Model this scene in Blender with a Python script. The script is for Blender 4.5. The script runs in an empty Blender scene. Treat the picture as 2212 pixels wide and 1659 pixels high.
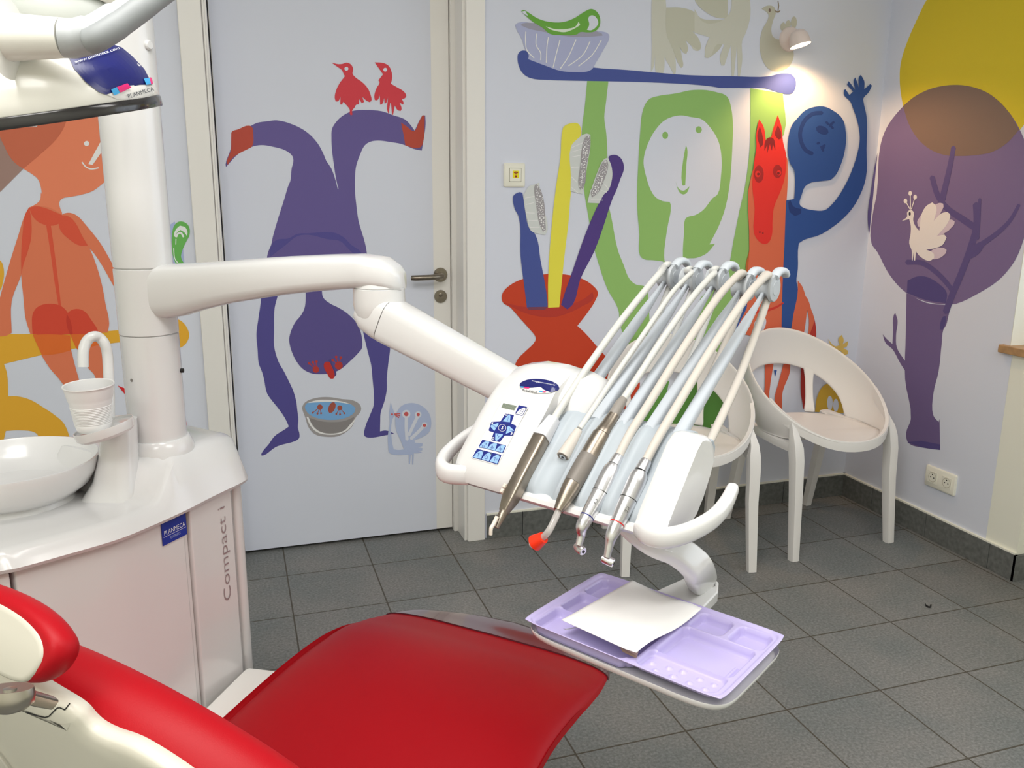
import bpy, bmesh, math, random
from mathutils import Vector, Matrix
from mathutils.geometry import tessellate_polygon
random.seed(7)
SC = bpy.context.scene
COL = SC.collection
V = Vector
# ------------------------------------------------------------------ camera
FPX = 1841.6                                   # focal length in pixels of a 2212 px wide frame
CAM = V((-2.5935, -3.0270, 1.3638))
YAW, PITCH, ROLL = 0.318487, 0.229084, -0.008383
_f = V((math.sin(YAW)*math.cos(PITCH), math.cos(YAW)*math.cos(PITCH), -math.sin(PITCH)))
_r = V((math.cos(YAW), -math.sin(YAW), 0)); _d = _f.cross(_r)
RIGHT = _r*math.cos(ROLL) + _d*math.sin(ROLL)
DOWN = -_r*math.sin(ROLL) + _d*math.cos(ROLL)
FWD = _f
cd = bpy.data.cameras.new('camera'); cam = bpy.data.objects.new('camera', cd); COL.objects.link(cam)
cd.sensor_width = 36; cd.lens = 36*FPX/2212; cd.clip_start = .02; cd.clip_end = 60
_m = Matrix((RIGHT, -DOWN, -FWD)).transposed().to_4x4(); _m.translation = CAM
cam.matrix_world = _m
SC.camera = cam
SC.view_settings.view_transform = 'Standard'; SC.view_settings.look = 'None'
SC.view_settings.exposure = 0.0; SC.view_settings.gamma = 1.0; SC.view_settings.use_curve_mapping = False
# ------------------------------------------------------------------ world and room light
w = bpy.data.worlds.new('world'); SC.world = w; w.use_nodes = True
w.node_tree.nodes['Background'].inputs[0].default_value = (.80, .88, 1, 1)
w.node_tree.nodes['Background'].inputs[1].default_value = 0.9
def area(name, loc, target, sx, sy, power, col):
    l = bpy.data.lights.new(name, 'AREA'); l.shape = 'RECTANGLE'; l.size = sx; l.size_y = sy; l.energy = power; l.color = col
    o = bpy.data.objects.new(name, l); COL.objects.link(o); o.location = loc
    o.rotation_euler = (V(target)-V(loc)).to_track_quat('-Z', 'Y').to_euler(); return o
area('ceiling_panel_light', (-2.72, -2.35, 2.56), (-2.72, -2.35, 0), 1.2, .6, 27, (1, .98, .95))
area('ceiling_panel_light', (-1.15, -3.00, 2.56), (-1.15, -3.00, 0), 1.2, .6, 18, (1, .98, .95))
area('ceiling_panel_light', (-3.40, -3.50, 2.56), (-3.40, -3.50, 0), 1.2, .6, 24, (1, .98, .95))
area('window_daylight', (.22, -2.0, 1.5), (-2.5, -1.9, 1.0), 1.9, 1.3, 11, (.84, .92, 1))

# ------------------------------------------------------------------ measuring helpers (pixel of the photo -> point in the room)
def ray(x, y): return RIGHT*((x-1106)/FPX) + DOWN*((y-829.5)/FPX) + FWD
def D(x, y, dep): return CAM + ray(x, y)*dep
def onZ(x, y, z): r = ray(x, y); return CAM + r*((z-CAM.z)/r.z)
def onY(x, y, v): r = ray(x, y); return CAM + r*((v-CAM.y)/r.y)
def onX(x, y, v): r = ray(x, y); return CAM + r*((v-CAM.x)/r.x)
def onP(x, y, p0, n): r = ray(x, y); return CAM + r*((p0-CAM).dot(n)/r.dot(n))
# ------------------------------------------------------------------ materials
def lin(c):
    def s(u):
        u = u/255.0
        return u/12.92 if u <= .04045 else ((u+.055)/1.055)**2.4
    return tuple(s(u) for u in c)
MATS = {}
def mat(name, rgb, rough=.5, metal=0.0, k=1.0, spec=.5, coat=0.0, noise=0.0, nscale=40, bump=0.0, bscale=300, emit=None, estr=0, trans=0.0):
    if name in MATS: return MATS[name]
    m = bpy.data.materials.new(name); m.use_nodes = True; nt = m.node_tree; b = nt.nodes['Principled BSDF']
    c = [min(.95, u/k) for u in lin(rgb)]
    b.inputs['Base Color'].default_value = (*c, 1)
    b.inputs['Roughness'].default_value = rough; b.inputs['Metallic'].default_value = metal
    b.inputs['Specular IOR Level'].default_value = spec; b.inputs['Coat Weight'].default_value = coat
    if coat: b.inputs['Coat Roughness'].default_value = .08
    if trans: b.inputs['Transmission Weight'].default_value = trans
    if emit: b.inputs['Emission Color'].default_value = (*emit, 1); b.inputs['Emission Strength'].default_value = estr
    if noise or bump:
        tc = nt.nodes.new('ShaderNodeTexCoord')
        if noise:
            n = nt.nodes.new('ShaderNodeTexNoise'); n.inputs['Scale'].default_value = nscale; n.inputs['Detail'].default_value = 6
            r = nt.nodes.new('ShaderNodeValToRGB'); r.color_ramp.elements[0].position = .3; r.color_ramp.elements[1].position = .7
            r.color_ramp.elements[0].color = (*[u*(1-noise) for u in c], 1); r.color_ramp.elements[1].color = (*[min(1, u*(1+noise)) for u in c], 1)
            nt.links.new(tc.outputs['Object'], n.inputs['Vector']); nt.links.new(n.outputs['Fac'], r.inputs['Fac']); nt.links.new(r.outputs['Color'], b.inputs['Base Color'])
        if bump:
            n = nt.nodes.new('ShaderNodeTexNoise'); n.inputs['Scale'].default_value = bscale; n.inputs['Detail'].default_value = 4
            bp = nt.nodes.new('ShaderNodeBump'); bp.inputs['Strength'].default_value = bump; bp.inputs['Distance'].default_value = .001
            nt.links.new(tc.outputs['Object'], n.inputs['Vector']); nt.links.new(n.outputs['Fac'], bp.inputs['Height']); nt.links.new(bp.outputs['Normal'], b.inputs['Normal'])
    MATS[name] = m; return m
# ------------------------------------------------------------------ mesh builder
class MB:
    def __init__(s): s.v = []; s.f = []; s.mi = []; s.cur = 0
    def add(s, vs, fs):
        o = len(s.v); s.v += [V(p) for p in vs]
        for f in fs: s.f.append([i+o for i in f]); s.mi.append(s.cur)
        return s
    def box(s, lo, hi):
        x0, y0, z0 = lo; x1, y1, z1 = hi
        return s.add([(x0,y0,z0),(x1,y0,z0),(x1,y1,z0),(x0,y1,z0),(x0,y0,z1),(x1,y0,z1),(x1,y1,z1),(x0,y1,z1)],
                     [(0,3,2,1),(4,5,6,7),(0,1,5,4),(1,2,6,5),(2,3,7,6),(3,0,4,7)])
    def loft(s, rings, caps=True, closed=True, loop=False):
        n = len(rings[0]); vs = [p for r in rings for p in r]; fs = []
        m = len(rings)
        for i in range(m if loop else m-1):
            for j in range(n if closed else n-1):
                a, b = i*n+j, i*n+(j+1) % n; i2 = (i+1) % m
                fs.append((a, b, i2*n+(j+1) % n, i2*n+j))
        if caps and not loop:
            fs.append(tuple(range(n-1, -1, -1))); fs.append(tuple((m-1)*n+j for j in range(n)))
        return s.add(vs, fs)
    def prism(s, pts, vec):
        vec = V(vec); return s.loft([[V(p) for p in pts], [V(p)+vec for p in pts]])
    def lathe(s, prof, origin, axis, n=32, cap=True):
        origin = V(origin); az = V(axis).normalized(); ax = az.orthogonal().normalized(); ay = az.cross(ax)
        return s.loft([[origin + az*h + (ax*math.cos(t)+ay*math.sin(t))*max(r, 1e-5) for t in [2*math.pi*i/n for i in range(n)]] for r, h in prof], caps=cap)
    def tube(s, path, rad, n=12, up=None, flat=1.0, caps=True, power=2.0):
        path = [V(p) for p in path]; m = len(path)
        rad = [rad]*m if not isinstance(rad, (list, tuple)) else list(rad)
        fl = [flat]*m if not isinstance(flat, (list, tuple)) else list(flat)
        rings = []; prev = None
        for i, p in enumerate(path):
            t = (path[min(i+1, m-1)]-path[max(i-1, 0)]).normalized()
            if up is not None: sx = t.cross(V(up)).normalized()
            elif prev is None: sx = t.orthogonal().normalized()
            else: sx = (prev - t*prev.dot(t)).normalized()
            prev = sx; sy = sx.cross(t)
            ring = []
            for k in range(n):
                a = 2*math.pi*k/n; c, sn = math.cos(a), math.sin(a)
                c = math.copysign(abs(c)**(2/power), c); sn = math.copysign(abs(sn)**(2/power), sn)
                ring.append(p + sx*c*rad[i]*fl[i] + sy*sn*rad[i])
            rings.append(ring)
        return s.loft(rings, caps)
    def poly(s, pts3):
        tris = tessellate_polygon([pts3])
        return s.add(pts3, [tuple(t) for t in tris])
def smooth_path(pts, n=6):
    pts = [V(p) for p in pts]; out = []
    for i in range(len(pts)-1):
        p0 = pts[max(i-1, 0)]; p1 = pts[i]; p2 = pts[i+1]; p3 = pts[min(i+2, len(pts)-1)]
        for j in range(n):
            t = j/n
            out.append(.5*((2*p1)+(p2-p0)*t+(2*p0-5*p1+4*p2-p3)*t*t+(3*p1-p0-3*p2+p3)*t**3))
    out.append(pts[-1]); return out
def interp(xs, ys, x):
    if x <= xs[0]: return ys[0]
    for i in range(len(xs)-1):
        if x <= xs[i+1]:
            t = (x-xs[i])/(xs[i+1]-xs[i]); t = t*t*(3-2*t) if False else t
            return ys[i]+(ys[i+1]-ys[i])*t
    return ys[-1]
def sstep(a, b, x):
    t = min(1, max(0, (x-a)/(b-a))); return t*t*(3-2*t)
def build(name, mb, m, parent=None, bevel=0, bseg=2, sub=0, angle=35, solid=0, smooth=True, recalc=True):
    me = bpy.data.meshes.new(name); me.from_pydata([tuple(p) for p in mb.v], [], mb.f)
    ms = m if isinstance(m, list) else [m]
    for x in ms: me.materials.append(x)
    for p, k in zip(me.polygons, mb.mi): p.material_index = min(k, len(ms)-1)
    bm = bmesh.new(); bm.from_mesh(me)
    if recalc: bmesh.ops.recalc_face_normals(bm, faces=bm.faces)
    for f in bm.faces: f.smooth = smooth
    if smooth:
        for e in bm.edges:
            if len(e.link_faces) == 2 and e.calc_face_angle(0) > math.radians(angle): e.smooth = False
    bm.to_mesh(me); bm.free()
    o = bpy.data.objects.new(name, me); COL.objects.link(o)
    if solid:
        md = o.modifiers.new('solid', 'SOLIDIFY'); md.thickness = solid; md.offset = 0
    if bevel:
        md = o.modifiers.new('bevel', 'BEVEL'); md.width = bevel; md.segments = bseg; md.limit_method = 'ANGLE'; md.angle_limit = math.radians(40); md.harden_normals = True
    if sub:
        md = o.modifiers.new('sub', 'SUBSURF'); md.levels = sub; md.render_levels = sub
    if parent: o.parent = parent; o.matrix_parent_inverse = parent.matrix_world.inverted()
    return o
def tag(o, label=None, cat=None, group=None, kind=None):
    if label: o['label'] = label
    if cat: o['category'] = cat
    if group: o['group'] = group
    if kind: o['kind'] = kind
    return o
def thing(name, loc, label, cat, group=None):
    o = bpy.data.objects.new(name, None); COL.objects.link(o); o.location = loc; o.empty_display_size = .05
    bpy.context.view_layer.update()
    return tag(o, label, cat, group)
def text_mesh(name, body, m, parent, origin, xdir, ydir, height, depth=.0004, width=None, thin=0, shear=0):
    cu = bpy.data.curves.new(name, 'FONT'); cu.body = body; cu.size = 1; cu.extrude = 0; cu.offset = thin; cu.resolution_u = 3
    cu.shear = shear
    to = bpy.data.objects.new(name, cu); COL.objects.link(to); bpy.context.view_layer.update()
    me = bpy.data.meshes.new_from_object(to.evaluated_get(bpy.context.evaluated_depsgraph_get()))
    bpy.data.objects.remove(to); bpy.data.curves.remove(cu)
    xs = [v.co.x for v in me.vertices]; ys = [v.co.y for v in me.vertices]
    x0, x1, y0, y1 = min(xs), max(xs), min(ys), max(ys)
    sy = height/(y1-y0); sx = (width/(x1-x0)) if width else sy
    xd = V(xdir).normalized(); yd = V(ydir).normalized(); n = xd.cross(yd).normalized(); o3 = V(origin)
    for v in me.vertices: v.co = o3 + xd*((v.co.x-x0)*sx) + yd*((v.co.y-y0)*sy) + n*depth
    me.materials.clear(); me.materials.append(m)
    o = bpy.data.objects.new(name, me); COL.objects.link(o)
    if parent: o.parent = parent; o.matrix_parent_inverse = parent.matrix_world.inverted()
    return o
def smooth_closed(pts, n=4, corner=62):
    N = len(pts); out = []
    tang = []
    for i in range(N):
        a, b, c = V(pts[i-1]), V(pts[i]), V(pts[(i+1) % N])
        u1, u2 = b-a, c-b
        if u1.length < 1e-9 or u2.length < 1e-9: tang.append(None); continue
        ang = math.degrees(u1.angle(u2))
        if ang > corner: tang.append(None)
        else: tang.append((u1.normalized()+u2.normalized()).normalized())
    for i in range(N):
        p, q = V(pts[i]), V(pts[(i+1) % N]); L = (q-p).length
        t0 = tang[i] if tang[i] is not None else (q-p).normalized() if L > 0 else V((0,)*len(p))
        t1 = tang[(i+1) % N] if tang[(i+1) % N] is not None else (q-p).normalized() if L > 0 else V((0,)*len(p))
        for j in range(n):
            t = j/n; h = t*t*(3-2*t)
            out.append(p*(1-h) + q*h + t0*(L*(t**3-2*t*t+t)) + t1*(L*(t**3-t*t)))
    return out
WHITE = mat('white_enamel', (226, 226, 226), .22, k=1.0, coat=.35)
GREY_PL = mat('cool_grey_plastic', (214, 222, 229), .38)
# ------------------------------------------------------------------ the room
T = .305
K = .74
BG = (201, 205, 217)
M_wall = mat('lavender_wall', BG, .75, k=K, bump=.08, bscale=500)
M_white = mat('white_wall_paint', (226, 219, 206), .7, k=K, bump=.08, bscale=500)
M_frame = mat('white_gloss_door_paint', (217, 215, 211), .35, k=K)
M_base = mat('grey_baseboard_tile', (88, 90, 88), .4, k=K*.86, noise=.25, nscale=60)
# tile floor: square tiles 0.305 m, dark joints
def floor_mat():
    m = bpy.data.materials.new('grey_floor_tiles'); m.use_nodes = True; nt = m.node_tree; b = nt.nodes['Principled BSDF']; N = nt.nodes.new; L = nt.links.new
    tc = N('ShaderNodeTexCoord'); mp = N('ShaderNodeMapping'); L(tc.outputs['Object'], mp.inputs['Vector'])
    br = N('ShaderNodeTexBrick'); br.offset = 0; br.squash = 1
    br.inputs['Scale'].default_value = 1/T; br.inputs['Mortar Size'].default_value = .0085; br.inputs['Mortar Smooth'].default_value = .15
    br.inputs['Brick Width'].default_value = 1; br.inputs['Row Height'].default_value = 1; br.inputs['Bias'].default_value = 0
    br.inputs['Color1'].default_value = (.90, .90, .90, 1); br.inputs['Color2'].default_value = (1.06, 1.06, 1.06, 1)
    # joints pass through tile corner (-3.1024 T, -2.37 T) of the room
    mp.inputs['Location'].default_value = (3.1024*T + 40*T, 2.37*T + 40*T, 0)
    L(mp.outputs['Vector'], br.inputs['Vector'])
    n1 = N('ShaderNodeTexNoise'); n1.inputs['Scale'].default_value = 130; n1.inputs['Detail'].default_value = 8; n1.inputs['Roughness'].default_value = .65
    n2 = N('ShaderNodeTexNoise'); n2.inputs['Scale'].default_value = 4; n2.inputs['Detail'].default_value = 5
    L(tc.outputs['Object'], n1.inputs['Vector']); L(tc.outputs['Object'], n2.inputs['Vector'])
    r1 = N('ShaderNodeValToRGB'); e = r1.color_ramp.elements
    c0, c1, c2 = [tuple(u/.60 for u in lin(c)) for c in ((84, 86, 85), (101, 103, 103), (124, 125, 124))]
    e[0].position = .3; e[0].color = (*c0, 1); e[1].position = .5; e[1].color = (*c1, 1); k = e.new(.74); k.color = (*c2, 1)
    L(n1.outputs['Fac'], r1.inputs['Fac'])
    r2 = N('ShaderNodeValToRGB'); r2.color_ramp.elements[0].color = (.86, .89, .88, 1); r2.color_ramp.elements[1].color = (1.1, 1.04, 1.0, 1)
    r2.color_ramp.elements[0].position = .35; r2.color_ramp.elements[1].position = .65
    L(n2.outputs['Fac'], r2.inputs['Fac'])
    mx = N('ShaderNodeMixRGB'); mx.blend_type = 'MULTIPLY'; mx.inputs[0].default_value = 1; L(r1.outputs[0], mx.inputs[1]); L(r2.outputs[0], mx.inputs[2])
    my = N('ShaderNodeMixRGB'); my.blend_type = 'MULTIPLY'; my.inputs[0].default_value = 1; L(mx.outputs[0], my.inputs[1]); L(br.outputs['Color'], my.inputs[2])
    mz = N('ShaderNodeMixRGB'); L(br.outputs['Fac'], mz.inputs[0]); L(my.outputs[0], mz.inputs[1]); mz.inputs[2].default_value = (*[u/.60 for u in lin((64, 60, 52))], 1)
    br.inputs['Mortar'].default_value = (1, 1, 1, 1)
    L(mz.outputs[0], b.inputs['Base Color'])
    b.inputs['Roughness'].default_value = .55; b.inputs['Specular IOR Level'].default_value = .35
    bp = N('ShaderNodeBump'); bp.inputs['Strength'].default_value = .5; bp.inputs['Distance'].default_value = .002; bp.invert = True
    ad = N('ShaderNodeMath'); ad.operation = 'MULTIPLY_ADD'; ad.inputs[1].default_value = -.25; L(n1.outputs['Fac'], ad.inputs[0]); L(br.outputs['Fac'], ad.inputs[2])
    L(ad.outputs[0], bp.inputs['Height']); L(bp.outputs['Normal'], b.inputs['Normal'])
    return m
XL, YF, H = -4.6, -4.6, 2.6           # left wall, rear wall, ceiling height
def struct(o): o['kind'] = 'structure'; return o
struct(build('floor', MB().box((XL-.2, YF-.2, -.1), (.6, .6, 0)), floor_mat(), smooth=False))
struct(build('ceiling', MB().box((XL-.2, YF-.2, H), (.6, .4, H+.1)), mat('ceiling_white', (235, 233, 228), .9), smooth=False))
YD = .118                              # face of the door leaf, recessed in the wall
DX0, DX1 = (-5.4638-3.1024)*T, (-2.8155-3.1024)*T
OX0, OX1 = DX0-.006, -1.783          # opening
DH = 2.28
wb = MB().box((XL, 0, 0), (OX0, .2, H)).box((OX1, 0, 0), (.2, .2, H)).box((OX0, 0, DH), (OX1, .2, H))
wb.box((OX0-.1, .2, 0), (OX1+.1, .25, H))  # unseen backing slab, added to block light leaking around the door leaf
WALL_BACK = struct(build('wall_back', wb, M_wall, smooth=False))
struct(build('wall_left', MB().box((XL-.1, YF, 0), (XL, .2, H)), M_white, smooth=False))
struct(build('wall_rear', MB().box((XL, YF-.1, 0), (.5, YF, H)), M_white, smooth=False))
# right wall: solid to y=-.91, radiator niche below a window beyond
YE, YW0, YW1, ZS, ZT = -.912, -.767, -2.9, .828, 2.15
wr = MB()
wr.box((0, YW0, ZS-.02), (.3, .0, H)); wr.box((0, YE, 0), (.3, .0, ZS-.02))
wr.box((.22, YW1, 0), (.3, YE, ZS-.02))
wr.box((0, YF, 0), (.3, YW1, H)); wr.box((0, YW1, ZT), (.3, YW0, H))
WALL_RIGHT = struct(build('wall_right', wr, M_white, smooth=False))
# window frame and pane in the deep reveal, oak sill
wf = MB(); fr = .06
wf.box((.20, YW1, ZS), (.26, YW0, ZS+fr)).box((.20, YW1, ZT-fr), (.26, YW0, ZT)).box((.20, YW0-fr, ZS), (.26, YW0, ZT)).box((.20, YW1, ZS), (.26, YW1+fr, ZT)).box((.20, (YW0+YW1)/2-.03, ZS), (.26, (YW0+YW1)/2+.03, ZT))
wo = struct(build('window_1', wf, M_frame, smooth=False))
gl = bpy.data.materials.new('window_glass'); gl.use_nodes = True
_b = gl.node_tree.nodes['Principled BSDF']; _b.inputs['Transmission Weight'].default_value = 1; _b.inputs['Roughness'].default_value = 0; _b.inputs['IOR'].default_value = 1.02
build('pane', MB().box((.228, YW1+.05, ZS+.05), (.232, YW0-.05, ZT-.05)), gl, wo, smooth=False)
M_oak = mat('oak_sill', (160, 124, 84), .45, k=K, noise=.2, nscale=30)
struct(build('trim_1', MB().box((-.022, YW1, ZS-.028), (.20, YW0+.032, ZS)), M_oak, bevel=.003))
# baseboards of cut floor tile, white grout bead above
bb = MB(); x = OX1+.085
xs = [x]; q = -1.9795
xs += [(-1.98-3.1024)*T + i*.305 for i in range(0, 6) if (-1.98-3.1024)*T + i*.305 < -.03]
xs.append(-.0)
for a, b in zip(xs[:-1], xs[1:]): bb.box((a+.0015, -.013, .0), (b-.0015, 0, .098))
struct(build('baseboard_back', bb, M_base, bevel=.001, smooth=False))
br_ = MB(); ys = [-.013, -.2, -.505, -.81, YE-.013]
for a, b in zip(ys[:-1], ys[1:]): br_.box((-.013, b+.0012, 0), (0, a-.0012, .098))
br_.box((-.013, YE-.013, 0), (.22, YE, .098))
struct(build('baseboard_right', br_, M_base, bevel=.001, smooth=False))
bl = MB()
for i in range(6): bl.box((OX0-.075-.305*(i+1)+.001, -.013, 0), (OX0-.075-.305*i-.001, 0, .098))
struct(build('baseboard_left', bl, M_base, bevel=.001, smooth=False))
gb = MB().box((OX1+.085, -.010, .098), (0, 0, .104)).box((-.010, YE, .098), (0, 0, .104))
struct(build('trim_2', gb, M_white, smooth=False))
# door: leaf, jambs, architraves, handle
door = struct(build('door_1', MB().box((DX0+.002, YD, .012), (DX1, YD+.04, DH-.03)), M_frame, bevel=.002, smooth=False))
AR = (-2.498-3.1024)*T
jm = MB()
jm.box((OX0-.02, -.002, 0), (OX0+.004, .2, DH))            # left jamb lining
jm.box((OX1-.004, -.002, 0), (OX1+.02, .2, DH))                # right jamb
jm.box((DX1+.002, .100, 0), (OX1+.002, .2, DH))            # stop bead beside the leaf
jm.box((OX0, .088, DH-.03), (OX1, .118, DH))
struct(build('trim_6', jm, M_frame, bevel=.002, smooth=False))
al = MB().box((OX0-.082, -.018, 0), (OX0-.012, .0, DH+.08)).box((OX0-.010, -.010, 0), (OX0-.002, .0, DH+.08))
ar = MB().box((OX1+.006, -.018, 0), (AR, .0, DH+.08))
at_ = MB().box((OX0-.082, -.018, DH+.004), (AR, 0, DH+.08))
struct(build('trim_3', al, M_frame, bevel=.003)); struct(build('trim_4', ar, M_frame, bevel=.003)); struct(build('trim_5', at_, M_frame, bevel=.003))
M_steel = mat('brushed_steel', (140, 132, 120), .32, 1.0, noise=.1, nscale=90)
M_dark = mat('dark_gap', (22, 20, 20), .6)
def dpt(x, y): return onY(x, y, YD)
hc = dpt(951, 593.5)
hb = MB().lathe([(.0, -.0), (.026, 0), (.0268, -.004), (.025, -.008), (0, -.0085)], hc, (0, 1, 0), 40)
hb.tube([hc+V((0, -.005, 0)), hc+V((0, -.03, 0)), hc+V((-.006, -.048, -.001)), hc+V((-.022, -.058, -.002)), hc+V((-.06, -.06, -.003)), hc+V((-.108, -.058, -.004)), hc+V((-.120, -.052, -.004))], [.011, .0105, .0105, .0105, .0105, .0105, .0095], 16)
build('door_handle', hb, M_steel, door)
kc = dpt(951.5, 640)
kb = MB().lathe([(0, 0), (.0238, 0), (.0246, -.003), (.0235, -.0075), (0, -.008)], kc, (0, 1, 0), 40)
kb.lathe([(.008, -.0075), (.008, -.0095), (.006, -.0105), (0, -.0105)], kc+V((0, 0, .006)), (0, 1, 0), 24)
kb.box(tuple(kc+V((-.0042, -.0098, -.013))), tuple(kc+V((.0042, -.007, .002))))
kb.cur = 1; kb.box(tuple(kc+V((-.0012, -.0112, .002))), tuple(kc+V((.0012, -.010, .009))))
build('lock_rose', kb, [M_steel, M_dark], door)
# x-ray switch
M_ivory = mat('ivory_switch_plastic', (224, 217, 204), .4, k=K)
def rrect(c, ux, uz, w, h, r, n=5):
    out = []
    for cx, cz, a0 in ((w/2-r, h/2-r, 0), (-w/2+r, h/2-r, 90), (-w/2+r, -h/2+r, 180), (w/2-r, -h/2+r, 270)):
        for i in range(n+1):
            a = math.radians(a0+90*i/n); out.append(V(c)+V(ux)*(cx+r*math.cos(a))+V(uz)*(cz+r*math.sin(a)))
    return out
sc_ = onY(1110, 378, 0); EX, EZ = V((1, 0, 0)), V((0, 0, 1))
sw = thing('wall_switch', sc_, 'square ivory wall switch with yellow radiation warning square', 'switch')
build('switch_plate', MB().loft([rrect(sc_, EX, EZ, .080, .084, .006), rrect(sc_+V((0, -.008, 0)), EX, EZ, .080, .084, .006), rrect(sc_+V((0, -.0105, 0)), EX, EZ, .074, .078, .006)]), M_ivory, sw)
build('rocker', MB().loft([rrect(sc_+V((.002, -.0105, 0)), EX, EZ, .044, .046, .001), rrect(sc_+V((.002, -.0128, 0)), EX, EZ, .0435, .0455, .001)]), M_ivory, sw, bevel=.0006)
gapm = MB().prism(rrect(sc_+V((.002, -.0104, 0)), EX, EZ, .0465, .0485, .001), (0, -.0006, 0)); build('rocker_gap', gapm, mat('switch_gap', (120, 112, 98), .6), sw, smooth=False)
tf = MB().prism(rrect(sc_+V((.0035, -.0128, .002)), EX, EZ, .024, .026, .001), (0, -.0004, 0)); tf.cur = 1
c0 = sc_+V((.0035, -.0134, .002)); tf.lathe([(0, 0), (.0014, 0), (.0014, -.0002), (0, -.0002)], c0, (0, 1, 0), 12)
for a0 in (120, 60, 270):
    pts = [c0+V((r*math.cos(math.radians(a)), 0, r*math.sin(math.radians(a)))) for r, a in ((.0026, a0-22), (.0104, a0-25), (.0108, a0), (.0104, a0+25), (.0026, a0+22))]
    tf.prism(pts, (0, -.0002, 0))
build('warning_label', tf, [mat('warning_yellow', (250, 212, 20), .5, k=.8), mat('warning_red', (140, 12, 14), .5, k=.8)], sw, smooth=False)
# double socket on the right wall
so = onX(2034, 1036.5, 0); EY = V((0, -1, 0))
sk = thing('double_socket', so, 'ivory double power socket on the right wall above the baseboard', 'socket')
build('socket_plate', MB().loft([rrect(so, EY, EZ, .150, .083, .006), rrect(so+V((-.008, 0, 0)), EY, EZ, .150, .083, .006), rrect(so+V((-.0105, 0, 0)), EY, EZ, .144, .077, .006)]), M_ivory, sk)
for dy in (-.0355, .0355):
    c = so+EY*dy+V((-.0105, 0, 0))
    s_ = MB().prism(rrect(c, EY, EZ, .046, .046, .001), (-.0012, 0, 0)); s_.cur = 1
    s_.lathe([(.0195, -.0013), (.0195, -.0016), (.018, -.0016), (.018, -.0013)], c, (1, 0, 0), 32)
    s_.cur = 2; s_.lathe([(0, -.0013), (.018, -.0013), (.018, -.00145), (0, -.00145)], c, (1, 0, 0), 32)
    s_.cur = 3
    for py, pz in ((-.008, -.001), (.008, -.001), (0, .011)): s_.lathe([(0, -.0014), (.0026, -.0014), (.0026, -.0018), (0, -.0018)], c+EY*py+EZ*pz, (1, 0, 0), 10)
    build('socket_insert', s_, [M_ivory, mat('socket_rim', (168, 160, 140), .5, k=K), M_ivory, M_dark], sk)
# wall spot
lp = onY(1705, 85, 0)
wl = thing('wall_spotlight', lp, 'small white wall spotlight with round base, lit and warm', 'lamp')
M_lamp = mat('white_lamp_metal', (214, 200, 194), .3, k=K)
build('lamp_base', MB().lathe([(0, 0), (.046, 0), (.046, -.004), (.043, -.012), (.033, -.022), (.016, -.029), (0, -.031)], lp, (0, 1, 0), 40), M_lamp, wl)
hx = onY(1726, 82, -.085); ax = V((.20, -.22, -1)).normalized()
build('lamp_arm', MB().tube([lp+V((.008, -.02, .004)), lp+V((.016, -.06, .006)), hx+V((-.014, .012, .01))], .006, 12), M_lamp, wl)
hd = MB().lathe([(.0, .03), (.012, .0295), (.024, .024), (.0325, .012), (.037, -.008), (.0395, -.028), (.0385, -.0285), (.035, -.012), (.02, .004), (0, .005)], hx, -ax, 40)
build('lamp_shade', hd, M_lamp, wl)
build('bulb', MB().lathe([(0, -.006), (.036, -.010), (.0375, -.024), (.03, -.029), (0, -.031)], hx, -ax, 32), mat('lit_bulb', (255, 236, 205), .5, emit=(1, .80, .52), estr=9), wl)
sp = bpy.data.lights.new('wall_spot_light', 'SPOT'); sp.energy = 11; sp.color = (1, .60, .28); sp.spot_size = math.radians(140); sp.spot_blend = .55; sp.shadow_soft_size = .03
so_ = bpy.data.objects.new('wall_spot_light', sp); COL.objects.link(so_); so_.location = hx+ax*.045
so_.rotation_euler = V((.16, -.10, -1)).to_track_quat('-Z', 'Y').to_euler()
# ------------------------------------------------------------------ the painted murals (flat paint on wall and door)
CR = {'a': (0, 0, 3.95), 'b': (440, 0, 3.95), 'c': (1000, 0, 3.95), 'd': (1500, 0, 3.1067), 'e': (0, 400, 3.95), 'f': (440, 400, 3.95),
      'g': (1000, 400, 3.95), 'h': (1500, 400, 3.1067), 'i': (0, 680, 3.95), 'j': (480, 820, 4.254), 'k': (1220, 540, 3.95), 'z': (0, 0, 1)}
def trace(s):
    out = []; cr = CR['z']
    for tok in s.split():
        if tok[0].isalpha(): cr = CR[tok[0]]; tok = tok[1:]
        if not tok: continue
        x, y = tok.split(','); out.append((cr[0]+float(x)/cr[2], cr[1]+float(y)/cr[2]))
    return out
def circ(s, r, n=14, ry=None):
    (x, y), = trace(s); k = CR[s[0]][2]; ry = ry or r
    return [(x+r/k*math.cos(2*math.pi*i/n), y+ry/k*math.sin(2*math.pi*i/n)) for i in range(n)]
def stroke(s, wd, taper=0.0, n=5):
    pts = trace(s); k = CR[s[0]][2]; pts = [p.to_2d() for p in smooth_path([V((x, y, 0)) for x, y in pts], n)] if len(pts) > 2 else [V(p) for p in pts]
    L, R = [], []
    for i, p in enumerate(pts):
        t = pts[min(i+1, len(pts)-1)]-pts[max(i-1, 0)]; t = t.normalized(); nn = V((-t.y, t.x))
        h = wd/k/2*(1-taper*i/(len(pts)-1)); L.append(tuple(p+nn*h)); R.append(tuple(p-nn*h))
    t0 = (pts[1]-pts[0]).normalized()*wd/k*.4; t1 = (pts[-1]-pts[-2]).normalized()*wd/k*.4*(1-taper)
    return L+[tuple(pts[-1]+t1)]+R[::-1]+[tuple(pts[0]-t0)]
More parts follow.
